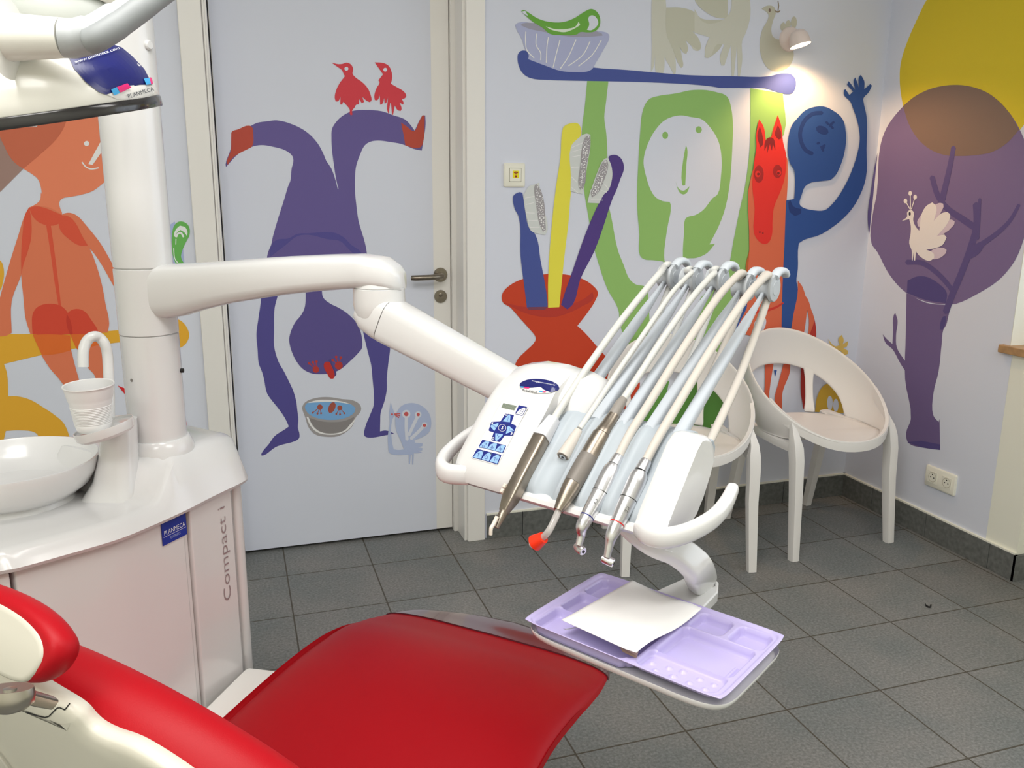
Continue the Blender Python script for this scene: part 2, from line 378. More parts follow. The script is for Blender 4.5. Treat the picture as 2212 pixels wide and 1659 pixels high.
class Mural:
    def __init__(s, plane): s.pl = plane; s.mb = MB(); s.ms = []; s.idx = {}; s.n = 0
    def paint(s, rgb, layer, pts, smooth=True):
        if isinstance(pts, str): pts = trace(pts)
        if smooth: pts = [tuple(p) for p in smooth_closed([V(p) for p in pts], 4)]
        s.n += 1; off = .0006+layer*.0003+s.n*.00001
        ax, val = s.pl
        P = []
        for x, y in pts:
            P.append(onY(x, y, val) if ax == 'y' else onX(x, y, val))
        d = V((0, -off, 0)) if ax == 'y' else V((-off, 0, 0))
        key = tuple(rgb)
        if key not in s.idx:
            s.idx[key] = len(s.ms); s.ms.append(mat('mural_paint_%d_%d_%d' % key, rgb, .65, k=K))
        s.mb.cur = s.idx[key]; s.mb.poly([p+d for p in P])
    def done(s, name, parent):
        o = build(name, s.mb, s.ms, parent, smooth=False, recalc=False); return o
OR, ORD, TAU, YEL, ORB = (208, 112, 78), (204, 76, 50), (148, 120, 112), (214, 160, 42), (210, 100, 34)
# ---- wall left of the door: orange seated figure
m = Mural(('y', 0))
m.paint(TAU, 1, 'a-300,800 600,800 550,1080 480,1190 330,1330 200,1440 90,1550 0,1640 -300,1850', False)
m.paint((216, 122, 88), 2, 'a-20,1000 0,1165 30,1230 80,1330 140,1400 200,1440 280,1490 325,1530 350,1600 358,1659 e350,60 340,130 300,165 250,190 300,300 500,300 530,245 515,200 505,150 530,115 600,100 700,80 790,50 860,0 a905,1540 1000,1400 1010,1100 900,900 300,850')
m.paint((186, 96, 68), 3, 'a0,1120 2,1170 30,1230 80,1330 140,1400 200,1440 330,1330 480,1190 550,1080 600,900 200,800 20,1000')
m.paint((222, 222, 224), 4, circ('a740,1225', 22)); m.paint((222, 222, 224), 4, 'a755,1400 790,1408 880,1280 880,1170', False)
m.paint((222, 222, 224), 4, stroke('a702,1385 735,1425 780,1442 840,1433', 11))
m.paint(OR, 2, 'e250,185 215,250 150,450 90,640 30,850 0,960 -60,1200 -60,1290 50,1285 100,1260 100,990 180,770 260,500 280,300')
m.paint(OR, 2, 'e530,245 590,235 650,255 750,360 860,500 970,690 1100,900 1150,1150 970,860 850,650 760,535 700,500 600,320')
m.paint(OR, 3, 'e250,190 200,500 183,770 200,950 220,1140 260,1270 600,1274 920,1256 932,1180 900,1010 870,850 800,620 750,510 680,370 620,290 530,250 420,190 300,180')
m.paint(ORD, 4, 'e250,190 266,280 268,440 240,560 200,680 184,760 182,600 195,400 220,240')
m.paint(ORD, 4, 'e250,195 300,180 370,190 450,220 530,255 528,300 490,335 420,345 330,315 280,265')
m.paint(ORD, 5, 'e505,262 550,258 600,275 650,330 700,430 750,515 680,515 590,460 520,390 500,320')
m.paint(ORD, 4, 'e395,340 435,345 470,600 505,880 522,1030 500,1028 470,850 430,560')
m.paint(YEL, 1, 'e-100,1268 250,1270 700,1255 1030,1235 1400,1180 1500,1140 1560,1170 1600,1225 1615,1280 1600,1330 1560,1375 1500,1395 1250,1330 1030,1340 940,1350 600,1400 350,1450 35,1525 i60,500 70,695 150,695 260,725 370,790 460,850 540,920 580,1000 597,1070 597,1140 330,1120 330,1040 300,1005 180,985 50,990 20,1120 -100,1120')
m.paint(YEL, 1, 'e-40,620 10,650 35,740 25,830 0,900 -40,920')
m.paint((200, 64, 42), 5, 'e275,1200 280,1100 320,1040 420,1010 520,1030 580,1090 610,1190 620,1270 400,1280 280,1270')
m.paint((200, 64, 42), 4, 'e580,1090 650,1055 720,1075 780,1150 840,1250 840,1270 600,1275 575,1180')
m.paint((184, 50, 34), 6, 'e572,1100 600,1150 622,1270 600,1275 575,1210 566,1150')
m.paint(ORB, 5, 'e282,1275 300,1320 360,1450 480,1440 605,1410 600,1280 440,1272')
m.paint(OR, 4, 'i355,345 430,460 500,540 560,620 640,720 720,720 685,590 640,430 605,290 450,320')
m.paint(ORB, 4, 'i600,165 640,260 660,295 750,280 850,255 840,165')
m.paint(OR, 3, 'i655,285 750,450 810,520 830,650 920,650 890,450 850,230')
m.paint((200, 30, 36), 4, 'i1005,602 1075,630 1120,760 1085,700', False); m.paint((200, 30, 36), 4, 'i1540,850 1590,910 1600,985 1540,985', False); m.paint((200, 30, 36), 4, 'i1080,965 1110,935 1110,965', False)
m.paint((158, 170, 206), 2, 'e1380,380 1420,360 1490,310 1560,520 1575,690 1400,690', False)
for yy in (400, 450, 495, 530, 575, 640): m.paint((214, 220, 232), 3, stroke('e1400,%d 1455,%d' % (yy+12, yy-8), 7), False)
m.paint((96, 168, 80), 3, 'e1470,400 1490,340 1530,310 1590,325 1618,370 1615,430 1600,460 1570,520 1545,600 1550,630 1585,690 1510,690 1480,620 1465,500')
m.paint((214, 218, 216), 4, 'e1485,430 1500,380 1535,345 1580,360 1600,400 1595,432 1570,400 1540,382 1512,402 1497,445')
m.paint((214, 218, 216), 4, stroke('e1505,440 1520,412 1545,408 1565,440', 16)); m.paint((214, 218, 216), 4, stroke('e1482,540 1490,620 1515,660', 8)); m.paint((214, 218, 216), 4, stroke('e1502,460 1500,505', 8), False)
m.done('mural', WALL_BACK)
# ---- the door: purple upside-down figure
PU, PUD, RED, SHOE = (92, 80, 138), (74, 68, 134), (198, 54, 66), (172, 66, 50)
m = Mural(('y', YD))
m.paint(BG, -1, 'z-1,-900 -1,-900', False) if False else None
xl, xr = DX0+.004, dpt(929, 0).x
m.mb.add([(xl, YD-.0004, .013), (xr, YD-.0004, .013), (xr, YD-.0004, DH-.035), (xl, YD-.0004, DH-.035)], [(0, 1, 2, 3)]); m.idx[BG] = 0; m.ms.append(M_wall)
m.paint(PU, 1, 'b400,1075 450,1050 540,1035 625,1027 740,1055 870,1120 970,1220 1020,1310 1045,1370 1090,1440 1125,1540 1143,1612 1150,1612 1130,1530 1110,1400 1095,1280 1090,1180 1095,1100 1130,1040 1190,985 1280,945 1370,938 1520,950 1620,985 1710,1015 1755,1055 1800,1115 1850,1010 1870,985 1890,986 1893,1060 1875,1200 1860,1285 1790,1270 1690,1230 1580,1210 1490,1200 1420,1210 1375,1240 1330,1330 1300,1420 1290,1530 1291,1640 f1300,150 1320,300 1375,490 1395,600 1425,820 480,820 505,740 535,640 550,570 575,510 590,440 630,300 690,110 720,10 b740,1540 750,1440 765,1370 755,1330 700,1285 580,1250 490,1238 405,1255 300,1310 190,1425 187,1400 230,1270 235,1170 240,1130')
m.paint(PUD, 2, 'f570,610 565,560 590,490 620,470 650,460 720,455 800,415 900,410 1050,400 1130,410 1200,450 1260,510 1340,570 1345,600 1290,590 1220,530 1170,480 1050,460 900,424 800,435 700,510')
m.paint(SHOE, 2, 'b240,1125 290,1105 390,1072 415,1090 422,1130 412,1250 380,1270 300,1310 250,1345 205,1405 198,1390 232,1280 235,1160')
m.paint(SHOE, 2, 'b1683,1045 1740,1085 1785,1118 1800,1115 1830,1055 1865,985 1885,985 1885,1040 1870,1220 1850,1255 1810,1265 1720,1240 1705,1150')
m.paint(PUD, 1, 'f700,700 630,950 605,1050 600,1250 600,1370 640,1510 680,1580 720,1659 j655,110 680,200 690,280 700,370 695,440 710,500 705,540 640,575 560,595 490,620 375,697 358,695 360,680 430,590 480,520 570,460 612,430 580,360 520,270 440,170 410,120 385,0 f500,1600 470,1520 460,1400 450,1270 465,1150 480,1050 490,960 500,700')
m.paint(PUD, 1, 'f1255,780 1275,890 1340,1110 1360,1250 1400,1420 1430,1540 1440,1650 j1392,120 1390,240 1360,320 1310,450 1307,515 1330,530 1385,532 1480,515 1580,497 1560,485 1500,467 1450,475 1452,380 1455,310 1490,200 1512,90 f1562,1650 1575,1520 1590,1400 1590,1290 1560,1200 1480,1000 1420,780')
m.paint((82, 72, 132), 2, 'f865,750 870,920 870,980 860,1050 830,1110 780,1170 740,1260 730,1320 745,1400 790,1500 850,1570 920,1605 1000,1612 1080,1605 1160,1575 1250,1500 1320,1430 1350,1390 1352,1320 1335,1240 1300,1170 1220,1090 1150,1045 1080,1010 1020,960 1008,900 1005,750')
FR = (170, 50, 44)
m.paint(FR, 3, circ('f957,1572', 28)); m.paint(FR, 3, circ('f1152,1538', 34))
for a, b in (('f957,1572', '900,1520'), ('f957,1572', '932,1510'), ('f957,1572', '962,1505'), ('f1152,1538', '1100,1492'), ('f1152,1538', '1130,1465'), ('f1152,1538', '1170,1470')):
    m.paint(FR, 3, stroke(a+' '+b, 6), False); m.paint(FR, 3, circ('f'+b, 11))
m.paint((70, 62, 120), 3, 'f1060,1490 1085,1482 1110,1560 1132,1612 1118,1632 1085,1530')
m.paint((180, 44, 36), 4, 'f1024,1530 1040,1508 1075,1510 1085,1530 1117,1630 1105,1650 1080,1648 1060,1620')
m.paint(RED, 3, 'b1090,535 1150,548 1185,545 1220,535 1255,550 1275,590 1270,630 1300,665 1350,700 1400,755 1425,815 1430,860 1415,872 1390,860 1352,825 1368,870 1350,882 1325,845 1325,890 1300,895 1285,920 1268,940 1268,980 1255,985 1246,970 1246,935 1220,900 1190,868 1180,893 1165,890 1167,828 1145,865 1125,865 1118,830 1130,770 1160,710 1205,650 1195,635 1180,600 1140,570')
m.paint(BG, 4, circ('b1217,587', 17))
m.paint(RED, 3, 'b1458,533 1530,538 1575,560 1600,605 1608,660 1597,715 1640,740 1710,785 1727,820 1715,838 1690,845 1705,880 1700,893 1670,875 1688,930 1680,947 1655,940 1630,900 1615,980 1607,980 1598,880 1590,880 1578,968 1573,965 1573,830 1555,880 1543,885 1540,835 1520,890 1505,893 1503,815 1480,855 1460,855 1455,820 1475,750 1500,705 1490,685 1530,635 1495,585')
m.paint(BG, 4, circ('b1548,595', 16))
m.paint((150, 146, 147), 1, 'j735,255 760,210 850,170 980,160 1100,178 1200,190 1260,225 1277,265 1260,310 1230,340 1200,420 1140,480 1060,520 950,525 850,500 790,430 765,350 745,300')
m.paint((128, 124, 124), 2, 'j800,350 900,380 1000,390 1120,380 1215,340 1185,420 1120,465 1020,492 900,480 830,420')
m.paint((222, 222, 226), 2, 'j1232,345 1190,425 1120,482 1000,507 870,482 805,415 773,340 790,340 830,420 900,478 1020,495 1120,468 1180,405')
m.paint((112, 160, 206), 3, 'j760,250 780,215 900,205 1060,205 1180,225 1225,260 1210,305 1120,355 1000,370 880,355 790,310')
m.paint((222, 224, 230), 3, 'j785,213 860,190 980,185 1100,200 1185,226 1060,207 900,207')
BR = (154, 76, 62)
m.paint(BR, 4, circ('j897,252', 25)); m.paint(BR, 4, circ('j1080,258', 23)); m.paint(BR, 4, stroke('j1022,222 992,290', 44), True)
for a, b in (('j897,252', '832,303'), ('j897,252', '875,312'), ('j897,252', '908,308'), ('j1080,258', '1048,314'), ('j1080,258', '1082,318'), ('j1080,258', '1122,308')):
    m.paint(BR, 4, stroke(a+' '+b, 6), False); m.paint(BR, 4, circ('j'+b, 9))
GH = (166, 178, 208)
m.paint(GH, 3, 'j1548,205 1560,250 1578,300 1580,330 1560,370 1558,560 1575,640 1620,645 1670,640 1640,560 1600,470 1590,400 1590,350 1610,290 1650,240 1720,215 1790,222 1860,260 1905,320 1920,400 1900,480 1850,520 1765,555 1770,580 1840,585 1838,610 1800,620 1840,630 1835,650 1800,655 1838,668 1800,676 1760,676 1755,780 1745,780 1745,690 1733,690 1725,775 1715,775 1715,688 1560,685 1535,670 1525,620 1523,500 1538,400 1535,300')
for c, r, st in (('j1690,315', 38, 'j1692,330 1690,440 1697,548'), ('j1800,320', 30, 'j1795,335 1750,430 1716,505'), ('j1858,415', 25, 'j1850,425 1800,480 1735,540')):
    m.paint(BG, 4, circ(c, r)); m.paint(BG, 4, stroke(st, 30), True)
for c, r in (('j1690,315', 20), ('j1800,320', 15), ('j1858,420', 15), ('j1560,317', 9)): m.paint((190, 84, 84), 5, circ(c, r))
for q in ('j1582,314 1634,312', 'j1585,318 1632,332', 'j1590,325 1622,348'): m.paint((190, 84, 84), 5, stroke(q, 9), False)
m.done('mural', door)
# ---- wall right of the door
BLU, LAV, GRN, PEA, BGE = (62, 76, 142), (162, 167, 198), (134, 176, 98), (98, 158, 58), (190, 190, 178)
m = Mural(('y', 0))
m.paint(BGE, 1, 'c1610,-60 1725,-60 1740,100 1800,300 1810,450 1816,600 1808,655 1790,620 1760,560 1735,520 1720,480 1715,600 1700,645 1670,648 1645,610 1640,470 1620,590 1605,610 1610,400 1607,200')
m.paint((182, 182, 166), 2, 'c1735,65 1850,65 1960,95 2040,160 2150,170 2230,165 2230,280 2050,285 1960,270 2010,330 2028,410 2010,430 1960,400 1900,345 1920,420 1905,460 1880,450 1850,400 1870,500 1875,570 1860,580 1830,530 1790,420 1740,300 1730,150')
m.paint((182, 182, 166), 2, 'c1940,-80 2000,40 2080,110 2160,150 2260,160 2260,-80')
m.paint((182, 182, 166), 1, 'c2060,490 2075,380 2130,290 2212,230 2212,380 2120,480 2090,495')
m.paint(BGE, 2, 'd0,60 60,150 170,145 240,80 245,-60 365,-60 375,100 340,230 320,270 320,400 300,540 292,540 285,300 262,530 250,530 245,300 200,440 180,440 170,390 200,300 150,300 100,385 75,385 70,330 100,250 0,220')
m.paint(BGE, 1, 'd-30,240 40,300 40,330 20,342 -10,330')
GB = (180, 178, 162)
m.paint(GB, 1, 'd450,58 490,38 530,45 545,85 530,130 515,200 530,250 575,265 610,240 660,330 665,380 640,440 610,465 560,480 500,465 455,400 438,300 455,200 492,130 495,95')
m.paint((120, 102, 92), 2, circ('d504,70', 7, ry=13)); m.paint((140, 126, 108), 2, 'd532,65 555,75 578,68 565,85 545,82', True); m.paint((140, 126, 108), 2, stroke('d560,70 565,40 560,10', 6))
for q in ('d596,160 592,200', 'd630,145 626,190', 'd668,120 665,185'): m.paint(GB, 1, stroke(q, 26), True)
m.paint(BLU, 2, 'c465,500 470,460 495,435 530,432 700,500 1100,575 1400,598 1650,620 1900,640 2212,650 d250,512 500,512 560,497 610,492 655,503 680,545 675,595 655,625 630,632 580,625 475,592 370,590 160,590 c2180,748 2100,735 1900,718 1500,700 1000,690 730,682 570,665 510,625 475,560')
m.paint(LAV, 3, 'c445,215 470,195 580,197 700,240 1150,265 1240,290 1248,320 1200,420 1130,540 1100,590 1060,610 950,615 830,605 700,560 555,505 560,470 530,420 500,330 460,260')
m.paint((148, 147, 163), 4, 'c490,215 510,200 620,200 780,240 1180,285 1190,305 1100,312 900,312 700,275 560,245')
for q in ('c535,272 532,350 545,430 605,495', 'c628,290 622,380 660,450 662,512', 'c728,318 715,400 710,535', 'c826,342 790,480 768,575', 'c962,340 900,480 830,585', 'c1082,355 1020,470 900,562', 'c1178,345 1100,470 985,565'):
    m.paint((222, 225, 234), 5, stroke(q, 8))
m.paint(PEA, 5, 'c495,95 520,88 560,110 630,155 720,185 850,190 950,155 1030,105 1090,78 1130,92 1160,130 1170,190 1155,240 1120,270 1060,278 1000,275 970,295 850,300 740,290 680,240 600,190 540,140')
m.paint(BG, 6, 'c1070,150 1095,132 1130,145 1152,200 1130,235 1090,260 1055,255 1075,215')
m.paint((206, 218, 200), 6, 'c705,225 780,248 900,245 960,225 985,185 998,215 940,250 870,275 800,268 740,250'); m.paint(BG, 6, 'c500,100 530,95 555,138 520,120')
m.paint(GRN, 1, 'c1060,690 1240,695 1220,870 1205,1000 1222,1140 1232,1330 1225,1550 g1240,150 1270,300 1320,550 1370,680 1420,800 1470,845 1560,870 1580,950 1590,1150 1600,1400 1420,1400 1340,1190 1325,1060 1230,880 1160,680 1110,500 1070,270 1035,60 c1015,1350 1015,1100 1040,900')
m.paint(GRN, 1, 'c1590,845 1640,825 1830,795 1930,772 2080,770 2212,800 d180,625 220,650 245,720 258,850 255,950 240,1200 210,1380 170,1500 100,1640 g2150,500 2080,580 1990,620 1900,625 1800,655 1722,660 1700,650 1620,640 1540,630 1510,600 1505,420 1490,250 1485,100 c1495,1400 1510,1150 1530,960 1555,890')
m.paint(BG, 2, 'c1540,1400 1545,1330 1580,1220 1640,1110 1730,1020 1850,985 1950,1000 2030,1015 2110,1090 2180,1210 2205,1350 2200,1500 2170,1659 g2130,110 2050,210 1980,255 1915,272 1895,290 1885,400 1875,600 1885,690 1725,690 1715,600 1740,380 1772,170 1762,142 1700,135 1640,100 1600,40 c1560,1500')
m.paint(GRN, 3, circ('c1724,1155', 25, ry=31)); m.paint(GRN, 3, circ('c2010,1107', 26, ry=29))
m.paint(GRN, 3, 'c1895,1580 1875,1584 1868,1570 1880,1350 1900,1245 1910,1260 1905,1400'); m.paint(GRN, 3, 'c1812,1548 1840,1610 1880,1627 1915,1605 1932,1588 1912,1640 1880,1659 1848,1642')
m.paint(GRN, 1, 'd375,592 592,628 600,900 420,1100 375,1200 380,1500 h370,420 350,560 290,700 250,800 255,950 245,1150 160,1160 60,1100 0,1060 -10,950 40,760 100,700 220,560 260,380 300,180 340,0 d370,1000 375,800')
m.paint((92, 146, 66), 1, 'k1100,1110 1420,1110 1400,1300 1340,1420 1270,1520 1330,1620 660,1620 680,1350 740,1180 820,1110 890,1120 850,1300 930,1300 960,1200 1010,1120')
VA = (186, 56, 22)
m.paint(VA, 3, 'g330,945 350,900 420,840 510,800 720,757 915,768 1020,800 1100,850 1150,915 1130,980 1060,1090 975,1200 1040,1260 1180,1420 1290,1550 1340,1720 1250,1900 900,2000 500,1900 410,1700 430,1570 470,1480 540,1410 615,1330 620,1300 570,1230 480,1130 400,1040 340,1000')
m.paint((170, 46, 32), 4, 'g345,1000 430,1020 550,1040 720,1045 900,1020 1030,970 1105,910 1110,970 1020,1030 900,1090 770,1125 640,1118 500,1080')
m.paint((170, 46, 32), 4, 'g520,1640 620,1550 740,1497 780,1520 810,1560 680,1620')
m.paint(VA, 2, 'k380,1400 460,1300 540,1220 560,1130 640,1130 630,1220 540,1340 430,1400 430,1480 340,1520')
m.paint(BLU, 5, 'g425,120 430,90 480,60 505,65 515,120 530,230 570,380 610,410 660,640 720,1000 720,1045 545,1050 520,850 490,600 475,270 440,200')
m.paint((112, 56, 76), 6, 'g547,1040 722,1036 700,1060 560,1064', False)
m.paint((216, 208, 66), 5, 'c848,1110 860,1080 930,1050 980,1055 1005,1100 1005,1150 940,1250 925,1450 918,1659 g915,100 900,300 860,640 820,1040 725,1045 725,800 760,300 795,0 c830,1350')
m.paint((72, 50, 120), 5, 'c1240,1345 1250,1330 1300,1322 1345,1350 1372,1430 1340,1530 1300,1640 g1280,100 1200,340 1120,560 1000,800 940,1010 890,1060 835,1020 880,880 920,770 1050,400 1160,150 1200,80 c1240,1600 1275,1500 1262,1420')
BS, BD = (196, 200, 198), (148, 144, 148)
m.paint(BS, 6, 'g515,90 530,60 c560,1590 610,1572 648,1558 g660,60 690,200 720,380 700,425 650,415 580,390 545,290 520,150')
d1 = 'g606,40 612,0 625,-10 650,20 685,120 700,290 705,390 680,395 650,330 620,150'
m.paint(BS, 6, 'c920,1250 970,1190 1050,1140 1085,1150 1085,1250 1060,1400 1025,1630 1018,1655 g1015,75 915,50 c918,1500')
d2 = 'c1020,1230 1050,1165 1080,1160 1085,1210 1050,1420 1025,1600 1000,1620 985,1590 1000,1400'
m.paint(BS, 6, 'c1200,1360 1235,1345 1265,1420 1272,1500 1240,1620 g1200,80 1160,155 1060,150 1085,40 c1090,1620 1140,1480')
d3 = 'c1195,1380 1225,1365 1235,1410 1190,1560 1150,1640 g1100,105 1090,60 c1110,1600 1150,1480'
for q in ('g530,110 610,95', 'g535,165 600,150', 'g540,235 608,238', 'g550,305 635,300', 'g565,360 650,362', 'c925,1260 1028,1215', 'c922,1298 1020,1270', 'c930,1340 1000,1325', 'c920,1430 985,1425', 'c925,1510 970,1555', 'c925,1600 985,1650', 'g1090,125 1190,128', 'c1180,1625 1225,1640', 'c1205,1570 1235,1610'):
    m.paint((222, 226, 222), 7, stroke(q, 6), False)
def inside(p, poly):
    c = False; j = len(poly)-1
    for i in range(len(poly)):
        (xi, yi), (xj, yj) = poly[i], poly[j]
        if (yi > p[1]) != (yj > p[1]) and p[0] < (xj-xi)*(p[1]-yi)/(yj-yi)+xi: c = not c
        j = i
    return c
rd = random.Random(3)
for dd in (d1, d2, d3):
    poly = trace(dd); m.paint(BD, 7, poly)
    xs_ = [p[0] for p in poly]; ys_ = [p[1] for p in poly]; got = []
    for _ in range(900):
        p = (rd.uniform(min(xs_), max(xs_)), rd.uniform(min(ys_), max(ys_))); r = rd.choice((.8, 1.1, 1.5, 1.9))
        if inside(p, poly) and inside((p[0]+r, p[1]), poly) and inside((p[0]-r, p[1]), poly) and all((p[0]-q[0])**2+(p[1]-q[1])**2 > (r+q[2]+.5)**2 for q in got): got.append((*p, r))
    for x, y, r in got: m.paint((222, 222, 224), 8, [(x+r*math.cos(a*math.pi/4), y+r*math.sin(a*math.pi/4)) for a in range(8)], False)
# horse and the blue dancer
HO, HR = (206, 100, 68), (214, 42, 34)
m.paint(HO, 2, 'd385,1150 500,1000 612,1050 622,1120 612,1400 h600,400 592,600 590,770 585,990 330,1000 290,960 340,690 352,600 365,440')
m.paint((176, 92, 36), 1, 'd380,1200 395,1500 375,1659 h352,600 340,560 368,420')
m.paint(HR, 4, 'd415,870 430,800 460,850 475,940 510,920 520,880 555,772 580,850 590,950 612,1050 600,1200 575,1280 530,1390 520,1480 515,1580 490,1630 460,1637 420,1610 395,1560 400,1400 385,1250 395,1100 412,980 410,920')
HD = (122, 24, 28)
m.paint(HD, 5, 'd418,910 434,845 450,900 455,970 438,990'); m.paint(HD, 5, 'd535,905 555,840 575,880 578,930 560,936')
m.paint(HD, 5, 'd472,945 500,922 525,930 535,960 538,1010 522,965 515,1012 502,965 485,1028 485,972 465,1012')
for c, r, ry in (('d428,1168', 32, 58), ('d553,1150', 30, 44)):
    m.paint((156, 30, 30), 5, circ(c, r, ry=ry))
m.paint(HR, 6, circ('d420,1168', 18, ry=22)); m.paint(HD, 7, circ('d424,1168', 9)); m.paint(HR, 6, circ('d562,1160', 16, ry=18)); m.paint(HD, 7, circ('d558,1163', 9))
m.paint(HD, 5, circ('d434,1558', 6)); m.paint(HD, 5, circ('d455,1564', 5))
BL2, BL3 = (38, 74, 140), (26, 52, 112)
m.paint(BL2, 3, 'd640,1100 622,1000 645,850 690,790 750,735 860,715 930,745 990,800 1010,880 1012,960 980,1100 920,1200 850,1215 780,1225 740,1250 715,1310 702,1370 720,1390 790,1410 870,1410 920,1370 980,1290 1050,1150 1100,980 1105,920 1090,820 1060,730 1040,680 1000,640 998,605 1010,600 1035,640 1060,615 1020,570 1030,545 1050,570 1075,605 1065,540 1075,520 1090,560 1100,590 1100,520 1112,503 1135,545 1135,600 1175,565 1187,575 1165,620 1130,660 1130,680 1150,780 1150,1000 1145,1200 1080,1360 1000,1460 850,1570 700,1630 h695,400 690,560 680,640 690,700 660,870 640,990 580,990 585,770 590,600 600,400 610,130 d612,1345 665,1335 670,1250 665,1140')
m.paint(BL3, 4, stroke('d850,758 790,765 735,810 705,890 715,960 745,1010 785,1030', 26)); m.paint(BL3, 4, stroke('d825,862 880,885', 40), True)
for q in ('d880,820 895,835', 'd905,840 930,820', 'd905,842 925,860', 'd820,965 832,958', 'd845,990 870,975', 'd850,995 860,1012', 'd845,985 865,992'): m.paint(BL3, 4, stroke(q, 16), False)
m.paint(BL3, 4, 'd625,1355 640,1345 660,1385 700,1400 712,1400 710,1430 670,1450 635,1420')
m.paint((46, 80, 146), 2, 'h265,900 270,820 330,760 350,790 310,900 280,960')
m.paint(HO, 2, 'h690,640 720,680 750,800 745,900 730,1000 640,1010 660,870 690,700'); m.paint((176, 50, 40), 1, 'h745,760 800,890 812,1030 790,1100 770,1020 790,900'); m.paint(HO, 1, 'h715,730 740,740 785,850 800,900 770,1000 760,1000 765,900 750,830')
m.paint((198, 52, 40), 3, stroke('h400,850 460,845 540,820 590,790', 22, .5)); m.paint(BG, 3, 'h388,990 400,920 430,885 460,882 476,900 470,950 440,1000')
LG = (196, 86, 58)
m.paint(LG, 1, 'h470,1180 530,1180 500,1380 495,1460 450,1560 430,1650 415,1640 440,1540 465,1400'); m.paint(LG, 1, 'h600,1180 640,1200 635,1260 590,1380 585,1450 590,1560 552,1560 535,1430 560,1330')
m.paint((152, 38, 30), 1, 'h715,1180 760,1200 755,1350 745,1500 728,1500 710,1380'); m.paint((190, 72, 48), 1, 'h330,1180 370,1200 368,1330 345,1390')
m.paint(BL2, 2, 'h530,1240 550,1240 538,1285', False)
m.paint((190, 72, 52), 1, 'h418,1615 465,1618 468,1640 440,1652 420,1640')
m.paint((204, 172, 88), 1, 'h892,1030 940,1080 972,1072 963,1030 985,1003 998,1040 990,1068 1027,1045 1020,1080 995,1092 1027,1110 1025,1132 1000,1137 975,1110 930,1100'); m.paint((202, 162, 54), 1, 'h805,1520 820,1420 850,1360 890,1330 950,1350 1000,1420 1015,1530')
for q in ('h905,1420 905,1500', 'h945,1440 945,1510'): m.paint(BG, 2, stroke(q, 22), True)
m.paint((90, 80, 132), 1, 'd1240,985 1212,1085 1180,1280 1160,1420 1163,1530 1184,1635 1202,1560 1225,1250 1252,970')
m.done('mural', WALL_BACK)
# ---- right wall: tree, sun and white bird
PT, PB, PBR = (112, 96, 136), (84, 72, 122), (116, 96, 86)
m = Mural(('x', 0))
P = [(-.0006, 0, .104), (-.0006, -.779, .104), (-.0006, -.779, ZS-.03), (-.0006, -.765, ZS-.03), (-.0006, -.765, H), (-.0006, 0, H)]
m.mb.poly([V(p) for p in P]); m.idx[BG] = 0; m.ms.append(M_wall)
m.paint((204, 182, 34), 1, 'd2260,-100 1640,-100 1560,0 1500,120 1430,280 1385,430 1380,560 1400,700 1440,830 1500,930 1580,1000 1680,1040 1800,1047 1900,1040 2000,1020 2100,960 2180,880 2290,700')
m.paint(PT, 2, 'd1248,985 1290,860 1360,760 1430,690 1550,610 1680,575 1800,572 1920,600 2010,650 2110,750 2180,860 2230,980 2270,1150 2270,1350 2240,1500 h2180,450 2130,540 2040,640 1900,730 1760,795 1690,800 1550,780 1420,720 1310,600 1230,450 1190,390 1198,200 d1225,1300')
m.paint(PBR, 3, 'd1402,712 1480,648 1570,603 1680,575 1800,572 1920,600 2010,650 2110,750 2180,872 2100,960 2000,1020 1900,1040 1800,1047 1680,1040 1580,1000 1500,930 1440,830')
for q, wd, tp in (('d1742,990 1710,1150 1665,1340', 30, -.4), ('d1598,1190 1635,1310 1700,1400 1800,1470 1890,1530', 34, -.4), ('d1918,1335 1910,1450 1895,1600', 18, -1), ('d2180,1375 2120,1480 2040,1560 1930,1640', 20, -.8), ('h1895,130 1895,280 1850,440 1790,600 1735,730 1690,850', 46, .1), ('h1930,395 1850,480', 40, .2), ('h1430,517 1530,522 1620,580 1690,650 1735,710', 34, .1)):
    m.paint(PB, 4, stroke(q, wd, tp))
m.paint((104, 88, 130), 1, 'h1425,725 1560,790 1700,805 1720,760 1735,760 1705,880 1690,940 1672,970 1660,1070 1640,1250 1605,1400 1605,1545 1640,1590 z2030,905 2031,972 1995,967 1963,957 1958,935 1968,905 h1415,1300 1420,1000')
m.paint((76, 66, 120), 3, 'h1432,640 1500,612 1560,615 1640,660 1695,720 1690,792 1560,772 1428,722'); m.paint((76, 66, 120), 2, 'h1690,880 1685,930 1668,970 1648,968 1655,915 1675,880')
m.paint((80, 70, 124), 2, 'z1960,955 1990,952 2031,960 2031,972 1995,967', False)
m.paint((104, 88, 130), 1, 'h1265,1000 1290,1030 1330,1065 1335,980 1340,870 1350,858 1365,910 1355,1000 1360,1090 1415,1180 1450,1240 1415,1245 1380,1190 1330,1100 1285,1060')
PK = (224, 214, 212); PK2 = (196, 182, 196)
for q in ('h1600,470 1680,440', 'h1520,260 1660,135', 'h1560,330 1735,250'): m.paint(PK2, 5, stroke(q, 60, .3), True)
m.paint(PK, 6, 'h1395,240 1430,212 1432,180 1455,162 1476,182 1472,235 1490,280 1512,305 1530,190 1560,140 1600,115 1628,145 1610,240 1660,190 1700,178 1720,200 1700,260 1630,342 1680,330 1696,350 1670,400 1610,425 1560,432 1610,460 1612,490 1580,508 1520,480 1490,445 1485,505 1478,505 1475,450 1468,505 1463,505 1462,440 1445,390 1455,320 1455,270 1445,228')
m.paint((40, 34, 52), 7, circ('h1449,192', 7, ry=13))
